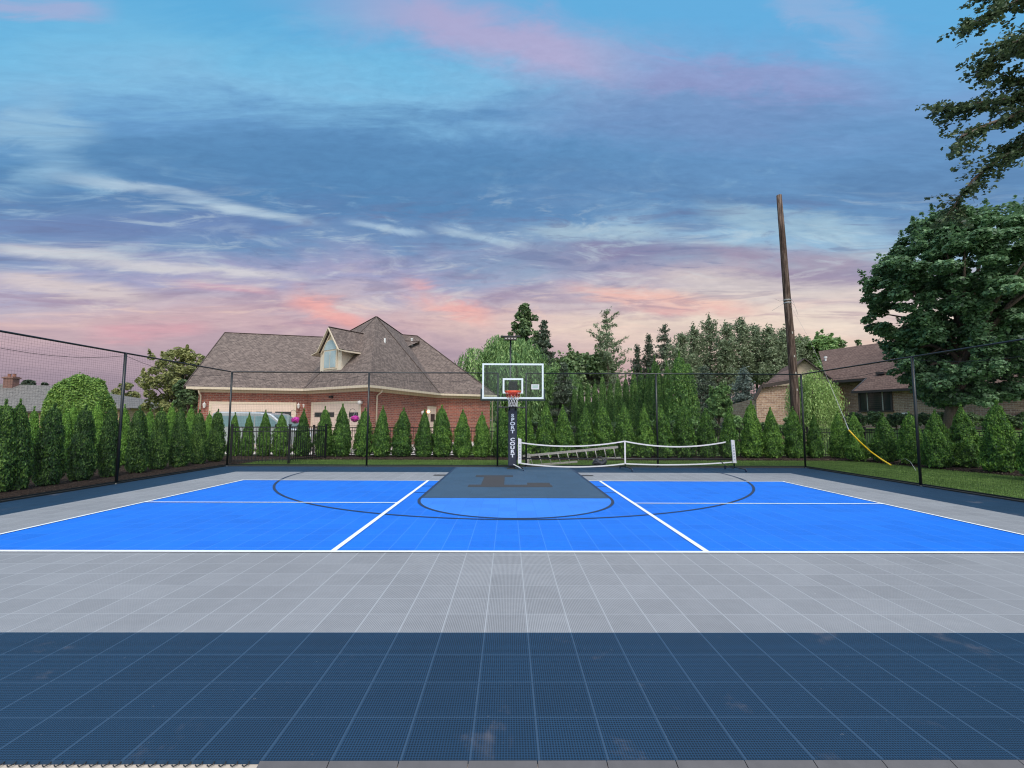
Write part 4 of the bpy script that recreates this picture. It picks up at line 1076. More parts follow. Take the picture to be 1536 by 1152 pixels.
for px, py, lab in ((532.5, 628, 'right one of the two hanging baskets of magenta flowers in front of the garage doors'), (443.5, 630, 'left one of the two hanging baskets of magenta flowers in front of the garage doors')):
    Yh = 15.6; c = A(px, py, Yh)
    hk = thing('shepherd_hook', 'black hook pole holding ' + ('the right' if px > 500 else 'the left') + ' basket of magenta flowers by the garage doors', 'garden hook', (c[0] - .26, Yh, 0), 'hook poles by the garage')
    MB().tube([(c[0] - .26, Yh, 0), (c[0] - .26, Yh, c[2] + .3), (c[0] - .22, Yh, c[2] + .42), (c[0] - .12, Yh, c[2] + .46), (c[0] - .02, Yh, c[2] + .42), (c[0], Yh, c[2] + .36)], .010, 6).build('rod', M['black_metal'], hk, smooth=True)
    fb = thing('flower_basket', lab, 'flower basket', c, 'hanging flower baskets')
    MB().lathe(c + (0, 0, -.16), [(.06, 0), (.14, .06), (.17, .14), (.0, .14)], 12).build('basket', M['dark_trim'], fb, smooth=False)
    b = MB()
    for a in (0, 2.1, 4.2): b.tube([c + (.15 * cos(a), .15 * sin(a), 0), c + (0, 0, .36)], .004, 4)
    b.build('hanger', M['wire'], fb)
    R = np.random.RandomState(int(px)); n_ = 420; D = R.normal(size=(n_, 3)); D /= np.linalg.norm(D, axis=1)[:, None]; C = c + D * np.array([.20, .20, .15]) * R.uniform(.7, 1.05, (n_, 1))
    T_ = np.cross(D, R.normal(size=(n_, 3))); T_ /= np.linalg.norm(T_, axis=1)[:, None]; B_ = np.cross(D, T_); s_ = .028
    V = np.stack([C - T_ * s_, C - B_ * s_, C + T_ * s_, C + B_ * s_], 1).reshape(-1, 3); fastmesh('petals', V, np.arange(n_ * 4).reshape(-1, 4), M['magenta'], fb)

# ================================================================== RIGHT HOUSE
h2 = thing('tan_brick_house', 'tan brick ranch house with brown shingle roof and a wide dark window on the right', 'house', (24, 24, 1.1))
Z2E = 3.62
e1, e2 = G(1280, 586.5, Z2E), G(1345, 583.0, Z2E)
uu = nz(e2 - e1); vv = np.array([-uu[1], uu[0], 0]); e3 = e1 + uu * 17
rdg = RP(1318, 514.5, e1 + vv * 7.5, vv); zr = rdg[2]; rp = lambda s_, t_: e1 + uu * s_ + vv * t_
sl2 = (zr - Z2E) / 7.5
roofp = lambda s_, t_: flat(rp(s_, t_), Z2E + sl2 * t_)
rl0 = RP(1228, 531, e1 + vv * 7.5, vv); s_rl = np.dot(rl0 - e1, uu)
tp = 1.75                                   # porch eave sits further up the slope
sp0 = -1.55
b = MB()
b.poly([roofp(0, 0), roofp(17, 0), roofp(17, 7.5), roofp(0, 7.5)])
b.poly([roofp(sp0 - 1.2, tp), roofp(0, tp), roofp(0, 7.5), roofp(s_rl, 7.5)])
b.poly([roofp(s_rl, 7.5), roofp(17, 7.5), flat(rp(17, 15), Z2E), flat(rp(s_rl - 2, 15), Z2E)])
ro2 = b.build('roof', M['shingle_brown'], h2)
# cross gable with siding facing the court
gpk = RP(1206, 538, e1 + vv * 2.6 - uu * 2.0, nz(np.array([-.35, -1, 0]) * 1.0)); gu = nz(np.cross(nz(np.array([-.35, -1, 0])), (0, 0, 1.))) * -1
gn = nz(np.array([-.35, -1, 0])); gu = np.array([-gn[1], gn[0], 0])
if gu[0] < 0: gu = -gu
gl_ = RP(1166, 575, gpk, gn); gr_ = RP(1252, 572, gpk, gn); zb = min(gl_[2], gr_[2])
b = MB(); dep = -gn * 7
b.poly([gpk, gl_, gl_ + dep, gpk + dep]); b.poly([gpk, gpk + dep, gr_ + dep, gr_]); b.v = [tuple(np.array(p) + (0, 0, .03)) for p in b.v]
b.build('gable_roof', M['shingle_brown'], ro2)
b = MB(); b.bar(gpk + gn * .05, gl_ + gn * .05, .07, .17, up=gn); b.bar(gpk + gn * .05, gr_ + gn * .05, .07, .17, up=gn); b.build('fascia', M['dark_trim'], h2)
gi = -gn * .22
MB().poly([gl_ + gi, flat(gl_, .2) + gi, flat(gr_, .2) + gi, gr_ + gi, gpk + gi]).build('gable_wall', M['siding'], h2)
# left low wing
wl0, wl1 = A(1135, 600, 20.5), A(1192, 600, 20.5)
lz = A(1168, 576, 20.5)[2]; lzt = A(1190, 562, 22.5)[2]
b = MB(); b.poly([(wl0[0], 20.5, .2), (wl1[0] + .6, 20.5, .2), (wl1[0] + .6, 20.5, lz), A(1143, 581, 20.5), A(1134, 597, 20.5)]); b.poly([(wl0[0], 20.5, .2), A(1134, 597, 20.5), (wl0[0] + .2, 26, 2.4), (wl0[0] + .2, 26, .2)])
b.build('wall', M['brick_tan'], h2)
b = MB(); q0, q1 = A(1142, 579.5, 20.3), A(1192, 571, 20.3); q2, q3 = A(1192, 552, 24), A(1172, 558, 24); b.poly([q0, q1, q2, q3]); q4 = A(1131, 600, 20.3); b.poly([q4, q0, q3, A(1140, 596, 24)]); b.build('wing_roof', M['shingle_brown'], h2)
b = MB(); b.bar(q0, q1, .1, .2); b.bar(q4, q0, .1, .16); b.build('fascia', M['dark_trim'], h2)
# brick walls of the main block
WT = Z2E - .08
wi = .45
c0_, c1_ = rp(.15, wi), rp(16.6, wi)
b = MB(); b.poly([flat(c0_, .4), flat(c1_, .4), flat(c1_, WT), flat(c0_, WT)])
c4 = rp(.15, tp + 1.6); c5 = rp(-3.4, tp + 1.6)
b.poly([flat(c4, .4), flat(c0_, .4), flat(c0_, WT), flat(c4, WT)]); b.poly([flat(c5, .4), flat(c4, .4), flat(c4, 4.4), flat(c5, 4.4)])
b.build('wall', M['brick_tan'], h2)
b = MB(); a, c = rp(-.12, -.04), rp(17, -.04); b.box((a + c) / 2 + (0, 0, -.09), (np.linalg.norm(c - a), .12, .15), uu, vv)
pa, pc = roofp(sp0 - 1.2, tp - .04), roofp(0, tp - .04); b.box((pa + pc) / 2 + (0, 0, -.09), (np.linalg.norm((pc - pa)[:2]), .12, .17), uu, vv)
b.bar(roofp(-.05, 0) + (0, 0, -.06), roofp(-.05, tp) + (0, 0, -.06), .1, .15)
b.build('fascia', M['dark_trim'], h2)
MB().poly([flat(rp(-.1, 0), WT), flat(rp(17, 0), WT), flat(rp(17, wi), WT), flat(rp(-.1, wi), WT)]).build('soffit', M['dark_trim'], h2, uv=False)
cp = RP(1260.5, 590, rp(0, tp + .15), vv); MB().box(flat(cp, 2.4), (.26, .26, 3.2), uu, vv).build('porch_column', M['red_wood'], h2)
# window
W0, W1 = RP(1290, 589, rp(0, wi), vv), RP(1337.5, 615.5, rp(0, wi), vv)
s0, s1 = np.dot(W0 - e1, uu), np.dot(W1 - e1, uu); zt_, zb_ = W0[2], W1[2]
wcn = flat(rp((s0 + s1) / 2, wi), (zt_ + zb_) / 2)
b = MB(); wv_ = s1 - s0; hv = zt_ - zb_
b.box(wcn - vv * .03 + (0, 0, hv / 2 + .05), (wv_ + .2, .09, .10), uu, vv); b.box(wcn - vv * .05 - (0, 0, hv / 2 + .05), (wv_ + .3, .14, .10), uu, vv)
for s_ in (-1, 1): b.box(wcn - vv * .03 + uu * s_ * (wv_ / 2 + .05), (.10, .09, hv), uu, vv)
wn_ = b.build('window', M['dark_trim'], h2)
for f0, f1 in ((0, .24), (.26, .74), (.76, 1)):
    MB().box(wcn - vv * .012 + uu * wv_ * ((f0 + f1) / 2 - .5), (wv_ * (f1 - f0), .02, hv), uu, vv).build('pane', M['win_dark'], wn_)
b = MB()
for f0 in (.25, .75): b.box(wcn - vv * .04 + uu * wv_ * (f0 - .5), (.06, .05, hv), uu, vv)
b.build('mullion', M['aluminium'], wn_)
b = MB()
for k in range(9): b.box(wcn - vv * .028 + (0, 0, hv * ((k + .5) / 9 - .5)), (wv_ * .47, .008, .015), uu, vv)
b.build('blind_slats', M['dark_trim'], wn_)
vp = RP(1322, 562, roofp(0, 0), np.cross(uu, roofp(0, 1) - roofp(0, 0))); MB().box(vp + (0, 0, .10), (.50, .4, .16), uu, vv).build('roof_vent', M['dark_trim'], ro2)
vp = RP(1238.5, 541, roofp(0, 0), np.cross(uu, roofp(0, 1) - roofp(0, 0))); MB().lathe(vp + (0, 0, -.1), [(.07, 0), (.07, .30), (.12, .32), (.12, .45), (0, .46)], 8).build('vent_pipe', M['white_metal'], ro2)
# small yard tap box near the wall
p = RP(1358, 620, rp(0, wi - .1), vv); MB().box(p, (.35, .1, .10), uu, vv).box(p - (0, 0, .2), (.08, .1, .35), uu, vv).build('wall_bracket', M['white_metal'], h2)

# ================================================================== FAR LEFT HOUSE
h3 = thing('neighbour_house', 'far house with a long grey hip roof and a brick chimney at the left edge', 'house', (-52, 46, 0))
Yn = 44.7
ea, eb = A(-80, 621, Yn), A(196, 612, Yn); ra, rb_ = A(-60, 574, Yn + 7), A(92, 579, Yn + 7)
b = MB(); b.poly([ea, eb, rb_, ra]); b.poly([eb, eb + (1, 14, 0), rb_]); b.poly([ra, rb_, eb + (1, 14, 0), ea + (0, 14, 0)]); b.build('roof', M['shingle_grey'], h3)
M['brick_peach'] = brick_mat('peach_brick', (.50, .28, .17), (.42, .22, .13), (.5, .42, .36))
MB().poly([(ea[0], Yn + .5, 0), (eb[0] - .6, Yn + .5, 0), (eb[0] - .6, Yn + .5, eb[2] - .1), (ea[0], Yn + .5, ea[2] - .1)]).poly([(eb[0] - .6, Yn + .5, 0), (eb[0] - .6, Yn + 13, 0), (eb[0] - .6, Yn + 13, eb[2]), (eb[0] - .6, Yn + .5, eb[2])]).build('wall', M['brick_peach'], h3)
MB().bar(ea + (0, -.05, -.1), eb + (0, -.05, -.1), .12, .22).build('fascia', M['dark_trim'], h3)
ch = A(17, 573, Yn + 6.5); M['brick_dark'] = brick_mat('dark_chimney_brick', (.24, .10, .075), (.16, .07, .055), (.22, .16, .14))
b = MB(); b.box(ch - (0, 0, .1), (1.15, .8, 1.5)); b.box(ch + (0, 0, .5), (1.4, 1.0, .18)); cho = b.build('chimney', M['brick_dark'], h3)
for s_ in (-.3, .3): MB().lathe(ch + (s_, 0, .58), [(.2, 0), (.17, .1), (.17, .38), (.21, .42), (0, .42)], 10).build('chimney_pot', M['terracotta'], cho)

# ================================================================== VEGETATION
def leafcards(C, Nrm, L, Wd, R, along=None, fold=.0, jitter=.5):
    """rhombic leaf cards. C centres, Nrm preferred normals, L lengths, Wd widths"""
    n_ = len(C)
    N_ = Nrm + R.normal(size=(n_, 3)) * jitter; N_ /= np.linalg.norm(N_, axis=1)[:, None] + 1e-9
    T = (along if along is not None else R.normal(size=(n_, 3))) + R.normal(size=(n_, 3)) * (.25 if along is not None else 0)
    T = T - N_ * np.sum(T * N_, 1)[:, None]; T /= np.linalg.norm(T, axis=1)[:, None] + 1e-9
    B = np.cross(N_, T); L = np.asarray(L).reshape(-1, 1) * np.ones((n_, 1)); Wd = np.asarray(Wd).reshape(-1, 1) * np.ones((n_, 1))
    k = -N_ * L * fold
    V = np.stack([C - T * L / 2 + k, C + B * Wd / 2 - T * L * .08, C + T * L / 2 + k, C - B * Wd / 2 - T * L * .08], 1).reshape(-1, 3)
    return V, np.arange(n_ * 4).reshape(-1, 4)
def sph(R, n_, upbias=0.0):
    D = R.normal(size=(n_, 3)); D[:, 2] += upbias; return D / np.linalg.norm(D, axis=1)[:, None]

def wobble(D, R, k=5, amp=.16):
    f = np.ones(len(D))
    for i in range(k):
        a = R.normal(size=3) * R.uniform(1.5, 5); f += amp / math.sqrt(k) * np.sin(D @ a + R.uniform(0, 6.28))
    return f

# ---- arborvitae: dense sprays, pointed cone
def make_arbor(name, seed, h=1.8, r=.40, n_=9000, spray=(.085, .034), mat='arbor', pw=.62, low=.06, twin=False, rmin=.0, wob=.13):
    R = np.random.RandomState(seed); root = thing(name, None, 'evergreen')
    MB().tube([(0, 0, -.05), (0, 0, h * .55)], [.035, .015], 7).build('trunk', M['bark'], root)
    def shell(n2, axis_off, hh, rr):
        z = R.beta(1.0, 1.15, n2) ; zz = z * .985
        th = R.uniform(0, 2 * pi, n2)
        env = rr * (np.clip(1 - zz, 0, 1) ** pw) * (1 - .38 * np.exp(-zz * 9)) + .015 + rmin * (1 - zz)
        D = np.c_[np.cos(th), np.sin(th), zz * 3.0]
        env = env * wobble(D * np.array([1, 1, 2.2]), R, 7, wob)
        # vertical plume lobes
        env *= 1 + .10 * np.sin(th * 5 + zz * 7 + seed) + .05 * np.sin(th * 11 + zz * 16)
        fr = np.where(R.uniform(size=n2) < .74, R.uniform(.80, 1.07, n2), R.uniform(.35, .85, n2))
        P = np.c_[np.cos(th) * env * fr + axis_off[0], np.sin(th) * env * fr + axis_off[1], low * h + zz * (hh - low * h)]
        out = np.c_[np.cos(th), np.sin(th), np.full(n2, .25)]
        al = np.c_[np.cos(th) * .55, np.sin(th) * .55, np.full(n2, 1.0)] + R.normal(size=(n2, 3)) * .35
        L = spray[0] * R.uniform(.6, 1.35, n2) * (1 - .35 * zz); return P, out, al, L
    parts = [shell(n_ if not twin else n_ // 2, (0, 0), h, r)]
    if twin: parts.append(shell(n_ // 2, (r * .55, r * .1), h * .93, r * .8))
    P = np.concatenate([p[0] for p in parts]); out = np.concatenate([p[1] for p in parts]); al = np.concatenate([p[2] for p in parts]); L = np.concatenate([p[3] for p in parts])
    # leader plume
    k = max(30, n_ // 110); zt_ = R.uniform(.9, 1.06, k) * h; P = np.r_[P, np.c_[R.normal(size=k) * .014, R.normal(size=k) * .014, zt_]]; out = np.r_[out, sph(R, k)]; al = np.r_[al, np.c_[R.normal(size=(k, 2)) * .15, np.ones(k)]]; L = np.r_[L, np.full(k, spray[0] * .9)]
    V, Q = leafcards(P, out, L, L * spray[1] / spray[0], R, along=al, jitter=.55)
    # sparse inner mass of old twigs keeps the light from going straight through
    m_i = 1500; z = R.uniform(.05, .9, m_i); th = R.uniform(0, 2 * pi, m_i); rr = r * (1 - z) ** pw * R.uniform(.1, .72, m_i)
    V2, Q2 = leafcards(np.c_[np.cos(th) * rr, np.sin(th) * rr, z * h], np.c_[np.cos(th), np.sin(th), np.zeros(m_i)], .16, .10, R, along=np.c_[np.zeros((m_i, 2)), np.ones(m_i)], jitter=.4)
    fastmesh('crown', np.r_[V, V2], np.r_[Q, Q2 + len(V)], M[mat], root, off=np.zeros(3)); return root
arb = [make_arbor('arborvitae', 11 + i, h=1.8, r=.42, n_=13000, pw=(.62, .7, .56, .66, .5)[i]) for i in range(5)]
colr = [make_arbor('arborvitae', 31 + i, h=1.8, r=.325, n_=12000, pw=(.40, .36, .46)[i], wob=.10, mat='arbor_dark') for i in range(3)]
used = set()
def put_arb(protos, k, loc, h, wscale, rz, label, group, cat='evergreen'):
    p = protos[k % len(protos)]; s = h / 1.8; wscale *= cos(math.atan2(loc[0] - CX, loc[1] - CY)) ** .9
    if p.name not in used:
        used.add(p.name); o = p; o.location = tuple(float(q) for q in loc); o.rotation_euler = (0, 0, rz); o.scale = (s * wscale, s * wscale, s)
    else: o = copy_thing(p, loc, rz, (s * wscale, s * wscale, s))
    o.rotation_euler[0] = R0.uniform(-.03, .03); o.rotation_euler[1] = R0.uniform(-.03, .03)
    o['label'] = label; o['group'] = group; o['category'] = cat; return o
R0 = random.Random(5)
# back row and right row, from trunk foot and tip in the photograph
back = [(424, 622), (454, 617), (488, 614), (513, 610), (546, 616), (573, 613), (603, 616), (636, 618), (663, 612), (694, 618), (723, 622), (755, 612), (786, 613), (818, 607),
        (846, 612), (877, 611), (905, 610), (935, 609), (966, 611), (994, 612), (1026, 609), (1060, 616), (1092, 614), (1126, 606), (1158, 615), (1191, 614), (1221, 624), (1257, 621)]
ordn = ['first', 'second', 'third', 'fourth', 'fifth', 'sixth', 'seventh', 'eighth', 'ninth', 'tenth', 'eleventh', 'twelfth', 'thirteenth', 'fourteenth', 'fifteenth', 'sixteenth', 'seventeenth', 'eighteenth', 'nineteenth', 'twentieth',
        'twenty-first', 'twenty-second', 'twenty-third', 'twenty-fourth', 'twenty-fifth', 'twenty-sixth', 'twenty-seventh', 'twenty-eighth', 'twenty-ninth', 'thirtieth']
for i, (px, py) in enumerate(back):
    c = A(px, 640, 12.95 + R0.uniform(-.06, .06)); h = A(px, py, c[1])[2]
    where = 'before the garages' if px < 550 else ('before the brick wall' if px < 735 else ('behind the goal' if px < 800 else ('behind the parked net' if px < 1105 else 'before the wooden pole' if px < 1200 else 'before the pale weeping tree')))
    wide = 1.0 + R0.uniform(-.07, .07)
    put_arb(arb, i + (i // 5), (c[0], c[1], 0), h, wide, R0.uniform(0, 6), 'cone evergreen %s, %s in the back row' % (where, ordn[i]), 'cone evergreens along the back of the court')
right = [(1290, 692, 623, .95), (1333, 694, 624, 1.15), (1376, 698, 622, 1.0), (1415, 703, 619, 1.1), (1459, 703, 613, 1.22), (1512, 710, 607, 1.12), (1580, 722, 600, 1.1)]
tips = ['at the right corner beside the yellow guard top', 'just behind the yellow guy guard', 'behind the second post of the right fence', 'between the right fence post and the broadest cone', 'broadest one in the right row', 'tall one nearest the right edge of the view', 'cut off by the right edge of the view']
for i, (px, pyb, pyt, ws) in enumerate(right):
    c = G(px, pyb, .03) + np.array([.12, .32, 0]); h = RP(px, pyt, c, (0, 1, 0))[2]
    put_arb(arb, i + 2, (c[0], c[1], 0), h, ws * 1.26, R0.uniform(0, 6), 'bright broad cone evergreen ' + tips[i], 'cone evergreens along the right lawn')
left = [(-34, 610), (4, 607), (33, 606), (78, 612), (127, 614), (168, 613), (210, 615), (240, 616), (272, 616), (301, 619), (326, 618)]
for i, (px, pyt) in enumerate(left):
    d = ray(px, 632); X = -10.28 + R0.uniform(-.05, .05); t_ = (X - CX) / d[0]; Yl = CY + d[1] * t_; h = A(px, pyt, Yl)[2]
    put_arb(colr, i, (X, Yl, 0), h, 1.0 + R0.uniform(-.06, .12), R0.uniform(0, 6), 'dark columnar evergreen in the mulch, %s from the left edge' % ordn[i], 'columnar evergreens along the left fence')
brt = [make_arbor('arborvitae', 51 + i, h=1.8, r=.30, n_=8000, mat='arbor_bright', pw=.5) for i in range(2)]
for i, (px, pyt) in enumerate([(22, 625), (52, 616), (100, 618), (112, 610), (146, 608), (188, 612), (225, 617), (256, 610), (288, 612), (312, 621), (352, 622), (372, 622), (398, 619)]):
    d = ray(px, 632); X = -12.3 if px < 330 else -10.9 + (px - 330) * .028; t_ = (X - CX) / d[0]; Yl = CY + d[1] * t_
    if px > 330: Yl = 13.0; X = A(px, 632, Yl)[0]
    h = A(px, pyt, Yl)[2]
    put_arb(brt if px < 330 else arb, i, (X, Yl, 0), h, 1.0 if px < 330 else .8, R0.uniform(0, 6), ('yellow green evergreen behind the dark left row, %s from the left' % ordn[i]) if px < 330 else ('green evergreen behind the corner picket panel, %s of three' % ordn[i - 10]), 'yellow green evergreens of the rear left row')

# ---- tall cedar hedge running away behind the back row
tall = [make_arbor('tall_cedar', 71 + i, h=5.0, r=.42, n_=9000, spray=(.17, .07), mat='arbor_tall', pw=.42, low=.02, wob=.10) for i in range(3)]
used2 = set()
N_T = 21
for i in range(N_T):
    q = (i / (N_T - 1)) ** 1.35
    X, Y = 9.0 + (2.3 - 9.0) * q, 22.0 + (47 - 22.0) * q
    h = 4.75 * (1 + R0.uniform(-.07, .06)) - .25 * q; p = tall[i % 3]; s = h / 5.0; rz = R0.uniform(0, 6); ws = R0.uniform(.85, 1.05)
    if p.name not in used2: used2.add(p.name); o = p; o.location = (X, Y, 0); o.rotation_euler = (0, 0, rz); o.scale = (s * ws, s * ws, s)
    else: o = copy_thing(p, (X, Y, 0), rz, (s * ws, s * ws, s))
    tag(o, 'tall narrow cedar of the green wall, %s back from the double cedar' % ordn[i], 'cedar', 'tall cedars receding behind the back row')
big = make_arbor('tall_cedar', 81, h=5.25, r=.88, n_=18000, spray=(.17, .07), mat='arbor_tall', pw=.42, low=.02, twin=True)
c = A(1021, 630, 20.6); big.location = (c[0], 20.6, 0); tag(big, 'broadest double topped cedar closest to the court at the end of the tall green wall', 'cedar')
for px, pyt, Y in ((984, 541, 22.4), (1002, 549, 21.6)):
    c = A(px, 630, Y); h = A(px, pyt, Y)[2]; o = copy_thing(tall[1], (c[0], Y, 0), px, (h / 5 * .95, h / 5 * .95, h / 5))
    tag(o, 'tall pointed cedar %s of the big double cedar' % ('two places left' if px < 990 else 'immediately left'), 'cedar', 'tall cedars receding behind the back row')

# ---- broadleaf tree
def broadleaf(name, label, cat, base, ctr, rad, leaf, nleaf, nclump, mat, seed, trunk_r=.2, clump_r=.3, barkm='bark', limbs=8, lower=-.55, spread=1.0, flat_=.75, group=None, wob=.22, inner=.25, droop=0.0, boxy=1.0, spikes=0, prof=None):
    R = np.random.RandomState(seed); root = thing(name, label, cat, base, group)
    ctr = np.array(ctr, float); rad = np.array(rad, float); base = np.array(base, float)
    D = sph(R, nclump * 3, .15); D = D[D[:, 2] > lower][:nclump]; k = len(D)
    w_ = wobble(D, R, 6, wob); f = np.where(R.uniform(size=k) < inner, R.uniform(.35, .7, k), R.uniform(.74, .98, k))
    Db = np.sign(D) * np.abs(D) ** boxy
    CC = ctr + Db * rad * (f * w_)[:, None]; cr_ = clump_r * float(np.mean(rad)) * R.uniform(.65, 1.35, k)
    if prof is not None:      # crown outline: rows of (half width, height), turned about the axis
        pz = np.array([p_[1] for p_ in prof]); pr = np.array([p_[0] for p_ in prof]); o_ = np.argsort(pz); pz, pr = pz[o_], pr[o_]
        zz = pz[0] + (pz[-1] - pz[0]) * R.uniform(0, 1, 4 * k); rr0 = np.interp(zz, pz, pr); keep = R.uniform(size=len(zz)) < rr0 / pr.max(); zz = zz[keep][:k]; rr0 = rr0[keep][:k]; k = len(zz)
        th = R.uniform(0, 2 * pi, k); f = np.where(R.uniform(size=k) < inner, R.uniform(.2, .65, k), R.uniform(.74, 1.0, k)); cr_ = cr_[:k]
        q_ = np.maximum(.05, rr0 * f * (1 + .09 * np.sin(th * 3 + zz) + .10 * np.sin(th * 7 + zz * 2.3) + .05 * R.normal(size=k)) - cr_ * 1.0)
        CC = np.c_[ctr[0] + np.cos(th) * q_, ctr[1] + np.sin(th) * q_, zz - cr_ * .2]; D = (CC - ctr) / np.linalg.norm(CC - ctr, axis=1)[:, None]
    idx = R.choice(k, nleaf, p=cr_ ** 2 / np.sum(cr_ ** 2)); d = sph(R, nleaf, .35); rr = R.uniform(.55, 1.08, nleaf) ** .6
    P = CC[idx] + d * (cr_[idx] * rr)[:, None] * np.array([spread, spread, flat_]); P[:, 2] -= droop * np.linalg.norm((P - ctr)[:, :2], axis=1)
    nn = d * .6 + np.array([0, 0, .8]) + (P - ctr) / np.linalg.norm(P - ctr, axis=1)[:, None] * .3
    L = leaf * R.uniform(.6, 1.35, nleaf)
    if spikes:      # leafy shoots standing out of the outline
        js = [j for j in R.choice(k, spikes) if f[j] > .7]; SP = []
        for j in js:
            dd = D[j] * .55 + np.array([0, 0, .75]) + R.normal(size=3) * .3; dd /= np.linalg.norm(dd); ln_ = cr_[j] * R.uniform(.9, 2.3)
            s_ = R.uniform(0, 1, 46); SP.append(CC[j] + dd * (cr_[j] * .5 + ln_ * s_)[:, None] + R.normal(size=(46, 3)) * (cr_[j] * .34 * (1.1 - s_))[:, None])
        SP = np.concatenate(SP); P = np.r_[P, SP]; nn = np.r_[nn, np.tile([0, 0, 1.], (len(SP), 1))]; L = np.r_[L, leaf * R.uniform(.6, 1.3, len(SP))]
    V, Q = leafcards(P, nn, L, L * .72, R, jitter=.6, fold=.10)
    fastmesh('crown', V, Q, M[mat], root)
    b = MB(); top = ctr - np.array([0, 0, rad[2] * .15]); fork = base + (top - base) * .45
    b.tube([base - (0, 0, .1), base + (fork - base) * .5 + R.normal(size=3) * trunk_r * .15, fork, top, ctr + (0, 0, rad[2] * .35)], [trunk_r * 1.25, trunk_r, trunk_r * .9, trunk_r * .55, trunk_r * .2], 9)
    for j in R.choice(k, min(limbs, k), replace=False):
        s_ = fork + (top - fork) * R.uniform(0, 1); m_ = (s_ + CC[j]) / 2 + (0, 0, .1 * rad[2]); b.tube([s_, m_, CC[j]], [trunk_r * .42, trunk_r * .25, trunk_r * .08], 6)
    b.build('trunk', M[barkm], root, smooth=True, uv=False); return root
def bl(label, name, px0, px1, pyt, pyb, Y, mat, seed, leaf=.3, n=9000, ncl=60, z0=0, **kw):
    """tree filling the photo box px0..px1, pyt..pyb at distance Y"""
    L_, R_ = A(px0, 600, Y), A(px1, 600, Y); zt_, zb_ = A((px0 + px1) / 2, pyt, Y)[2], A((px0 + px1) / 2, pyb, Y)[2]
    cx_ = (L_[0] + R_[0]) / 2; cth = cos(math.atan2(cx_ - CX, Y - CY)); rx = (R_[0] - L_[0]) / 2 * cth
    pp = kw.pop('pxprof', None)
    if pp:
        axp, rows = pp; cx_ = A(axp, 600, Y)[0]; cth = cos(math.atan2(cx_ - CX, Y - CY)); kw['prof'] = [((A(axp + hw0, 600, Y)[0] - cx_) * cth, A(axp, yy0, Y)[2]) for hw0, yy0 in rows]
    return broadleaf(name, label, kw.pop('cat', 'tree'), (cx_ + kw.pop('tx', 0), Y, z0), (cx_, Y, (zt_ + zb_) / 2), (rx * .92, rx * .92 * kw.pop('dep', 1), (zt_ - zb_) / 2 * .94), leaf, n, ncl, mat, seed, **kw)

# big maple on the right
mp_ = bl('big dark green maple with dense layered leaves before the tan house', 'maple_tree', 1300, 1600, 352, 640, 15.6, 'maple', 5, leaf=.17, n=110000, ncl=560, z0=gh(21, 15.6), trunk_r=.30, clump_r=.11, lower=-.97, limbs=26, wob=.14, inner=.28, flat_=.6, spread=1.05, tx=-1.0, spikes=260,
   pxprof=(1455, [(40, 318), (95, 334), (146, 360), (176, 396), (172, 440), (152, 480), (138, 520), (130, 555), (116, 585), (76, 606)]))
bl('second maple crown rising at the right edge of the view behind the big one', 'maple_tree', 1480, 1760, 290, 600, 20.0, 'maple', 6, leaf=.22, n=30000, ncl=160, z0=1.1, trunk_r=.3, clump_r=.16, lower=-.9, wob=.18, flat_=.6, boxy=.8, spikes=50)

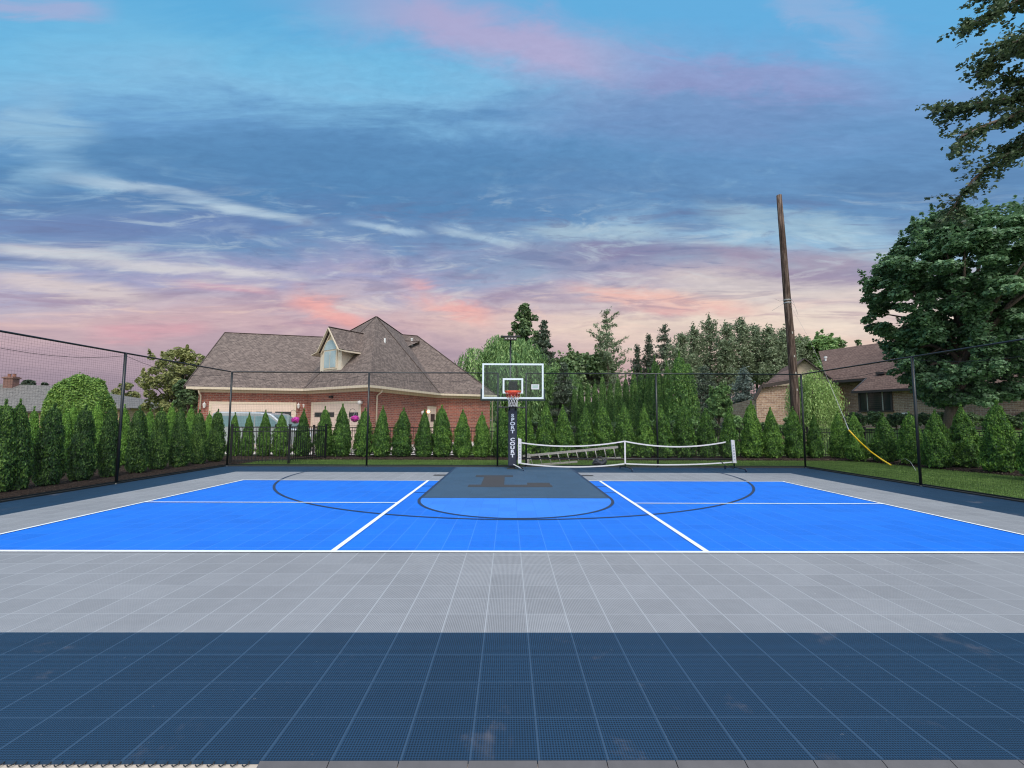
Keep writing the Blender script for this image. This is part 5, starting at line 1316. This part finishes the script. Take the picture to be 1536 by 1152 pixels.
# overhanging branches of a tree outside the frame
def overhang():
    R = np.random.RandomState(8); Y = 3.3
    root = thing('overhanging_tree', 'leafy tree branches hanging into the view at the top right corner', 'tree', (15.3, 4.3, 0))
    P = lambda px, py, dy=0: A(px + 26, py, Y + dy)
    br = [([(1700, -60), (1620, -50), (1540, -20), (1480, 10), (1425, 38)], .8, 0), ([(1700, 30), (1600, 35), (1530, 55), (1480, 80), (1446, 108)], .8, .3),
          ([(1700, 110), (1620, 118), (1540, 140), (1470, 150), (1420, 158), (1378, 164)], .9, .1), ([(1600, 118), (1520, 165), (1460, 185), (1415, 205), (1409, 217)], .6, -.2),
          ([(1700, 130), (1600, 170), (1530, 215), (1475, 236), (1435, 268), (1410, 300), (1398, 326)], .55, .2), ([(1600, 90), (1550, 105), (1500, 120), (1455, 104)], .7, .4),
          ([(1640, -90), (1560, -60), (1500, -30), (1450, -12)], .8, .5), ([(1600, 60), (1560, 120), (1530, 185), (1500, 215), (1470, 222)], .6, .5), ([(1580, -20), (1540, 30), (1500, 62), (1468, 70)], .7, -.3)]
    b = MB(); Cs = []
    hub = np.array([15.3, 4.3, 5.6])
    for pts, dens, dy in br:
        q = [P(x, y, dy) for x, y in pts]; q0 = hub + (0, 0, max(0, min(2.2, q[0][2] - 6.5)))
        q = [q0] + q; n_ = len(q); b.tube(q, list(np.linspace(.07, .006, n_)), 6)
        for a, c in zip(q[1:-1], q[2:]):
            L = np.linalg.norm(c - a)
            for _ in range(int(L * 26 * dens) + 3):
                s_ = R.uniform(); p = a + (c - a) * s_; tw = R.normal(size=3) * np.array([.20, .22, .10]) + nz(c - a) * .20 + (0, 0, -.10); e = p + tw
                b.tube([p, (p + e) / 2 + (0, 0, .02), e], [.006, .004, .002], 3, caps=False)
                for __ in range(R.randint(24, 40)): Cs.append(p + (e - p) * R.uniform(.2, 1.15) + R.normal(size=3) * .038)
        for __ in range(24): Cs.append(q[-1] + R.normal(size=3) * .06 + (0, 0, -.02))
    b.tube([(15.3, 4.3, -.1), (15.2, 4.3, 3), hub, hub + (.1, .1, 2.4)], [.26, .2, .16, .05], 10)
    b.build('trunk', M['bark'], root, smooth=True, uv=False)
    C = np.array(Cs); n_ = len(C); L = .092 * R.uniform(.6, 1.3, n_)
    V, Q = leafcards(C, np.tile([0, -.15, 1.0], (n_, 1)), L, L * .62, R, along=np.tile([-.7, -.1, -.45], (n_, 1)), jitter=.6, fold=.12)
    fastmesh('crown', V, Q, M['over'], root)
overhang()

# left trees
bl('airy yellow green tree with see-through crown left of the brick house', 'ash_tree', 200, 322, 520, 640, 31, 'autumn', 21, leaf=.20, n=17000, ncl=200, clump_r=.12, trunk_r=.16, limbs=50, lower=-.9, inner=.4, flat_=.8, spikes=40,
   pxprof=(264, [(18, 522), (42, 533), (58, 552), (62, 580), (52, 610), (40, 635)]))
bl('dark leafy shrub mass beside the left corner of the brick house', 'shade_tree', 262, 306, 560, 640, 25, 'broad', 22, leaf=.24, n=4500, ncl=30, clump_r=.28, trunk_r=.1)
bl('pale distant tree between the grey roof and the airy tree', 'distant_tree', 158, 215, 582, 640, 60, 'autumn', 23, leaf=.4, n=3000, ncl=26, clump_r=.28, trunk_r=.2)
# clipped dome shrub
def dome():
    Y = 10.6; c = A(120, 620, Y); zt_ = A(120, 564, Y)[2]; rx = (A(168, 600, Y)[0] - A(74, 600, Y)[0]) / 2 * .80; root = thing('dome_shrub', 'large rounded bright green shrub rising behind the left evergreens', 'shrub', (c[0], Y, 0)); R = np.random.RandomState(3)
    n_ = 26000; D = sph(R, n_ * 2, .2); D = D[D[:, 2] > -.25][:n_]; n_ = len(D); w_ = wobble(D, R, 8, .06) * (1 + .02 * R.normal(size=n_)); zc = zt_ * .42
    P = np.array([c[0], Y, zc]) + np.sign(D) * np.abs(D) ** np.array([.9, .9, .85]) * np.array([rx, rx, (zt_ - zc)]) * w_[:, None] * np.where(D[:, 2:3] < 0, np.array([1, 1, 1.6]), 1)
    V, Q = leafcards(P, D, .085 * R.uniform(.6, 1.3, n_), .055, R, jitter=.6); fastmesh('crown', V, Q, M['dome'], root)
    MB().tube([(c[0], Y, -.1), (c[0], Y, zt_ * .5)], [.1, .05], 8).build('trunk', M['bark'], root)
dome()
for i, (px, w_, pyt) in enumerate([(36, 10, 571), (46, 16, 569), (66, 9, 573), (86, 14, 573)]):
    bl(('small far treetop showing above the grey roof, %s right of the chimney' % ordn[i]), 'distant_tree', px - w_ / 2, px + w_ / 2, pyt, 590, 78, 'spruce', 40 + i, leaf=.45, n=700, ncl=9, clump_r=.4, trunk_r=.2, group='treetops above the grey roof')

# ---- weeping trees
def willow(label, name, px0, px1, pyt, Y, mat, seed, nst=900, leaf=(.34, .07), per=26, hang=.75, z0=0, barkm='bark', trunk_r=.3, cat='tree', spreadp=.5):
    R = np.random.RandomState(seed); L_, R_ = A(px0, 600, Y), A(px1, 600, Y); cx_ = (L_[0] + R_[0]) / 2; rx = (R_[0] - L_[0]) / 2 * cos(math.atan2((L_[0] + R_[0]) / 2 - CX, Y - CY)); zt_ = A((px0 + px1) / 2, pyt, Y)[2]
    root = thing(name, label, cat, (cx_, Y, z0)); C = []; AL = []; NN = []
    nl = 16; lobes = []
    for i in range(nl):
        a = R.uniform(0, 2 * pi); q = R.uniform(.15, .78); lobes.append((cos(a) * q, sin(a) * q, R.uniform(.30, .45), 1 - .34 * q ** 1.6 + R.uniform(-.05, .05)))
    H = zt_ - z0
    for s_ in range(nst):
        lx, ly, lr, lh = lobes[R.randint(nl)]; a = R.uniform(0, 2 * pi); q = lr * R.uniform(.2, 1.0)
        x, y = lx + cos(a) * q, ly + sin(a) * q; ztop = z0 + H * (lh - .22 * (q / lr) ** 2 * lr * 2.2)
        ln_ = H * hang * R.uniform(.25, 1.0) * (.5 + .5 * math.hypot(x, y)); ln_ = min(ln_, ztop - z0 - .2)
        k = max(4, int(per * ln_ / (H * hang))); tt = np.linspace(0, 1, k) + R.normal(size=k) * .01
        ox, oy = cos(a) * .12 * H * .25, sin(a) * .12 * H * .25
        C.append(np.c_[cx_ + x * rx + ox * (1 - np.exp(-3 * tt)) + R.normal(size=k) * .05, Y + y * rx + oy * (1 - np.exp(-3 * tt)) + R.normal(size=k) * .05, ztop - ln_ * tt + R.normal(size=k) * .03])
        AL.append(np.c_[np.full(k, ox * .6) + R.normal(size=k) * .2, np.full(k, oy * .6) + R.normal(size=k) * .2, -np.ones(k)]); NN.append(np.c_[np.full(k, cos(a)), np.full(k, sin(a)), np.full(k, .3)])
    C = np.concatenate(C); AL = np.concatenate(AL); NN = np.concatenate(NN); n_ = len(C)
    V, Q = leafcards(C, NN, leaf[0] * R.uniform(.6, 1.3, n_), leaf[1], R, along=AL, jitter=.6); fastmesh('crown', V, Q, M[mat], root)
    b = MB(); b.tube([(cx_, Y, z0 - .1), (cx_ + .1, Y, z0 + H * .3), (cx_, Y, z0 + H * .55)], [trunk_r, trunk_r * .8, trunk_r * .5], 9)
    for lx, ly, lr, lh in lobes: b.tube([(cx_, Y, z0 + H * .3), (cx_ + lx * rx * .5, Y + ly * rx * .5, z0 + H * (lh * .65)), (cx_ + lx * rx, Y + ly * rx, z0 + H * (lh - .10))], [trunk_r * .4, trunk_r * .25, .03], 6)
    b.build('trunk', M[barkm], root, smooth=True, uv=False); return root
willow('wide weeping willow with hanging pale strands behind the backboard', 'willow_tree', 668, 846, 506, 38, 'willow', 61, nst=2600, per=30, leaf=(.42, .11))
willow('low end of a weeping willow drooping right of the backboard', 'willow_tree', 800, 872, 545, 42, 'willow', 62, nst=700, per=24, leaf=(.42, .11))
willow('small pale green weeping tree in front of the tan house beside the wooden pole', 'weeping_tree', 1168, 1264, 557, 15.2, 'weeper', 63, nst=1500, per=30, leaf=(.13, .035), hang=.8, trunk_r=.06)

# tall trees behind
bl('tall cottonwood with an open top rising behind the willow above the backboard', 'cottonwood_tree', 762, 812, 455, 560, 52, 'broad', 71, leaf=.36, n=12000, ncl=120, clump_r=.20, trunk_r=.35, limbs=30, lower=-.95, inner=.4, spikes=40, flat_=.9,
   pxprof=(788, [(14, 460), (27, 475), (25, 492), (30, 505), (40, 520), (46, 560)]))
bl('lower leafy shoulder of trees behind the willow', 'shade_tree', 742, 800, 496, 590, 50, 'broad', 72, leaf=.34, n=6000, ncl=60, clump_r=.22, trunk_r=.3, spikes=20)
bl('grey green bushy tree right of the willow under the feathery pine', 'shade_tree', 834, 930, 522, 610, 46, 'broad', 73, leaf=.32, n=15000, ncl=150, clump_r=.18, trunk_r=.3, boxy=.85, spikes=40)
bl('bright leafy treetop left of the dark rounded tree beyond the tan house', 'shade_tree', 1196, 1264, 497, 600, 48, 'broad_bright', 74, leaf=.34, n=11000, ncl=100, clump_r=.19, trunk_r=.3, boxy=.85, spikes=50)
bl('small dark rounded treetop over the ridge of the tan house', 'shade_tree', 1240, 1274, 511, 590, 60, 'broad', 75, leaf=.4, n=4000, ncl=24, clump_r=.35, trunk_r=.3)
bl('tiny treetop at the far end of the tan house ridge', 'shade_tree', 1278, 1304, 508, 580, 60, 'broad', 76, leaf=.4, n=1500, ncl=16, clump_r=.3, trunk_r=.25)
bl('young bright green tree standing behind the back row before the grey conifers', 'young_tree', 1058, 1098, 578, 648, 16.2, 'broad_bright', 77, leaf=.11, n=10000, ncl=80, clump_r=.2, trunk_r=.05, spikes=30)
# conifers: whorled branches with tufts
def conifer(label, name, px, wpx, pyt, pyb, Y, mat, seed, nwh=16, nbr=7, tuft=26, leaf=(.34, .09), cone=1.0, droop=.25, irr=.25, up=.0, trunk_r=.16, z0=0, thin=0.0, vj=.10, cat='conifer', group=None, pw=.8):
    R = np.random.RandomState(seed); c = A(px, 600, Y); zt_ = A(px, pyt, Y)[2]; zb_ = A(px, pyb, Y)[2]; rw = (A(px + wpx / 2, 600, Y)[0] - c[0])
    root = thing(name, label, cat, (c[0], Y, z0), group); b = MB(); cx_ = c[0]
    b.tube([(cx_, Y, z0 - .1), (cx_ + R.normal() * .1, Y, (z0 + zt_) / 2), (cx_, Y, zt_ - .1)], [trunk_r, trunk_r * .7, .02], 7); C = []; AL = []
    for w_ in range(nwh):
        q = (w_ + R.uniform(-.3, .3)) / (nwh - 1); q = min(max(q, 0), 1); z = zt_ - (zt_ - zb_) * q; r = rw * (q ** pw * cone + .05)
        for k in range(nbr):
            if R.uniform() < thin: continue
            a = 2 * pi * (k / nbr) + R.uniform(-.4, .4) + w_; ln_ = r * R.uniform(1 - irr * 1.6, 1 + irr * .5); d = np.array([cos(a), sin(a), 0]); o0 = np.array([cx_, Y, z])
            f = lambda s_: o0 + d * ln_ * s_ + (0, 0, ln_ * (up * s_ - droop * s_ ** 1.2 + .22 * max(0, s_ - .6)))
            tz_ = R.uniform(-.10, .10) * (zt_ - zb_) / nwh * 4; b.tube([f(0), f(.5), f(1)], [.03, .02, .006], 4, caps=False); m_ = max(5, int(tuft * ln_ / rw + 3))
            for _ in range(m_):
                s_ = R.uniform(.12, 1.05) ** .8; wv = .30 * ln_ * (1.15 - s_) + .10; C.append(f(s_) + np.array([-d[1], d[0], 0]) * R.uniform(-wv, wv) + R.normal(size=3) * np.array([.12, .12, vj]) + (0, 0, tz_ * s_)); AL.append(d * 1.0 + (0, 0, .3 + up * .5) + R.normal(size=3) * .45)
    for _ in range(14): C.append(np.array([cx_, Y, zt_ + R.uniform(-.5, .15)]) + R.normal(size=3) * .05); AL.append(np.array([0, 0, 1.]) + R.normal(size=3) * .5)
    C = np.array(C); AL = np.array(AL); n_ = len(C); V, Q = leafcards(C, np.tile([0, 0, .6], (n_, 1)), leaf[0] * R.uniform(.6, 1.3, n_), leaf[1], R, along=AL, jitter=.9)
    V3, Q3 = leafcards(C + R.normal(size=C.shape) * .07, np.tile([0, 0, .3], (n_, 1)), leaf[0] * .8, leaf[1], R, along=AL + R.normal(size=C.shape) * .6, jitter=.9)
    fastmesh('crown', np.r_[V, V3], np.r_[Q, Q3 + len(V)], M[mat], root); b.build('trunk', M['bark'], root, smooth=True, uv=False); return root
conifer('dark spruce leaning on the right flank of the tall cottonwood', 'spruce_tree', 816, 62, 482, 600, 49, 'spruce', 81, nwh=17, nbr=8, tuft=46, leaf=(.5, .16))
conifer('feathery white pine with bare gaps standing alone against the sky', 'pine_tree', 911, 74, 470, 612, 44, 'pine', 82, nwh=14, nbr=6, tuft=70, leaf=(.42, .11), droop=.0, up=.48, irr=.55, thin=.2, trunk_r=.2, pw=.5, cone=1.05, vj=.12)
conifer('slim spruce at the left end of the conifer group', 'spruce_tree', 957, 40, 520, 600, 50, 'spruce', 83, nwh=15, nbr=8, tuft=34, leaf=(.38, .11), droop=.35, irr=.45, vj=.18)
conifer('narrow pointed spruce second from the left in the conifer group', 'spruce_tree', 975, 46, 505, 600, 50, 'spruce', 84, nwh=18, nbr=8, tuft=36, leaf=(.38, .11), droop=.3, irr=.45, vj=.18)
conifer('taller open spruce with clear whorls beside the slim ones', 'spruce_tree', 999, 62, 490, 600, 49, 'spruce', 85, nwh=17, nbr=8, tuft=46, leaf=(.38, .11), up=.22, irr=.45, thin=.12, vj=.14, pw=.65)
row = [(1024, 54, 505, 'shorter full pine left of the main pine cluster'), (1043, 52, 492, 'twin topped pine at the left of the main pine cluster'), (1067, 62, 479, 'highest pointed pine of the main cluster'), (1093, 54, 488, 'pale full pine right of the highest one'),
       (1116, 54, 482, 'second highest pine with a thin tip'), (1137, 52, 492, 'broad dull green pine right of the thin tipped one'), (1158, 56, 494, 'flat topped pine left of the wooden pole'), (1181, 56, 497, 'dull pine directly behind the wooden pole'), (1205, 44, 508, 'low pine immediately right of the wooden pole')]
for i, (px, w_, pyt, lab) in enumerate(row):
    conifer(lab, 'pine_tree', px, w_ * 1.05, pyt, 590 if i < 4 else 574, 45 + (i % 3) * 1.6, 'pine', 90 + i, nwh=17, nbr=8, tuft=54, leaf=(.36, .12), droop=.05, up=.30, irr=.55, trunk_r=.2, pw=.5, cone=1.0, thin=.08, vj=.24, group='pines beyond the back yard')
conifer('silvery blue spruce with drooping skirts behind the young bright tree', 'spruce_tree', 1117, 74, 556, 640, 24, 'bluespruce', 101, nwh=14, nbr=10, tuft=56, leaf=(.22, .07), droop=.38)
conifer('dark spruce filling the gap between the tall cedars and the young tree', 'spruce_tree', 1058, 76, 552, 640, 28, 'spruce', 102, nwh=14, nbr=10, tuft=56, leaf=(.26, .08), droop=.35)
conifer('dark spruce in the shade behind the willow right of the backboard', 'spruce_tree', 846, 70, 548, 640, 36, 'spruce', 103, nwh=13, nbr=9, tuft=46, leaf=(.36, .11), droop=.3)
# low shrubs behind the back row
shr = [(1042, 628, 30, 'broad_bright'), (1068, 632, 34, 'box'), (1108, 626, 34, 'broad_bright'), (1142, 630, 34, 'box'), (1176, 628, 30, 'broad_bright'), (1010, 632, 30, 'box'), (972, 630, 30, 'box'), (930, 632, 32, 'box'), (888, 630, 32, 'box'), (846, 632, 32, 'box'), (804, 630, 34, 'box'), (764, 634, 30, 'box')]
wh = ['behind the blue spruce foot', 'left of the young tree trunk', 'right of the young tree trunk', 'under the blue spruce', 'left of the pole foot', 'below the big double cedar', 'one place left of the big cedar', 'two places left of the big cedar', 'three places left of the big cedar', 'four places left of the big cedar', 'two places right of the goal pole', 'immediately behind the goal pole']
for i, (px, pyt, w_, mt) in enumerate(shr):
    bl('low leafy shrub behind the back row of evergreens, ' + wh[i], 'shrub', px - w_ / 2, px + w_ / 2, pyt, 668, 14.9, mt, 120 + i, leaf=.085, n=2600, ncl=22, clump_r=.34, trunk_r=.03, cat='shrub', limbs=4, group='shrubs behind the back row')
# clipped hedge before the tan house
hb = [(1284, 30), (1312, 34), (1342, 32), (1372, 36), (1405, 34), (1440, 44), (1476, 44), (1512, 44), (1545, 40)]
hw_ = ['left of the wide window', 'under the left half of the wide window', 'under the right half of the wide window', 'by the white wall bracket', 'at the foot of the maple trunk', 'first right of the maple trunk', 'second right of the maple trunk', 'third right of the maple trunk', 'last at the right edge']
for i, (px, w_) in enumerate(hb):
    Y = 20.3 - i * .25
    bl('dark hedge shrub before the tan house, ' + hw_[i], 'hedge_shrub', px - w_ * .62, px + w_ * .62, 619, 645, Y, 'box', 140 + i, leaf=.10, n=2600, ncl=22, clump_r=.36, trunk_r=.04, z0=gh(A(px, 620, Y)[0], Y), cat='shrub', limbs=4, group='hedge before the tan house')
# distant belt of trees closing the horizon: one far wood
def belt():
    R = np.random.RandomState(9); C = []
    for i in range(260):
        a = R.uniform(-1.25, 1.3); d = R.uniform(105, 150); x, y = d * sin(a) * 1.25, d * cos(a) + 10; h = R.uniform(5.0, 7.6); r = R.uniform(3, 5); k = 260
        D = sph(R, k, .3); C.append(np.array([x, y, h * .55]) + D * np.array([r, r, h * .45]) * R.uniform(.8, 1.05, (k, 1)))
    C = np.concatenate(C); n_ = len(C); V, Q = leafcards(C, np.tile([0, -.4, .6], (n_, 1)), 1.1, .8, R, jitter=.8)
    o = fastmesh('far_wood', V, Q, M['broad'], None); tag(o, kind='stuff')
belt()
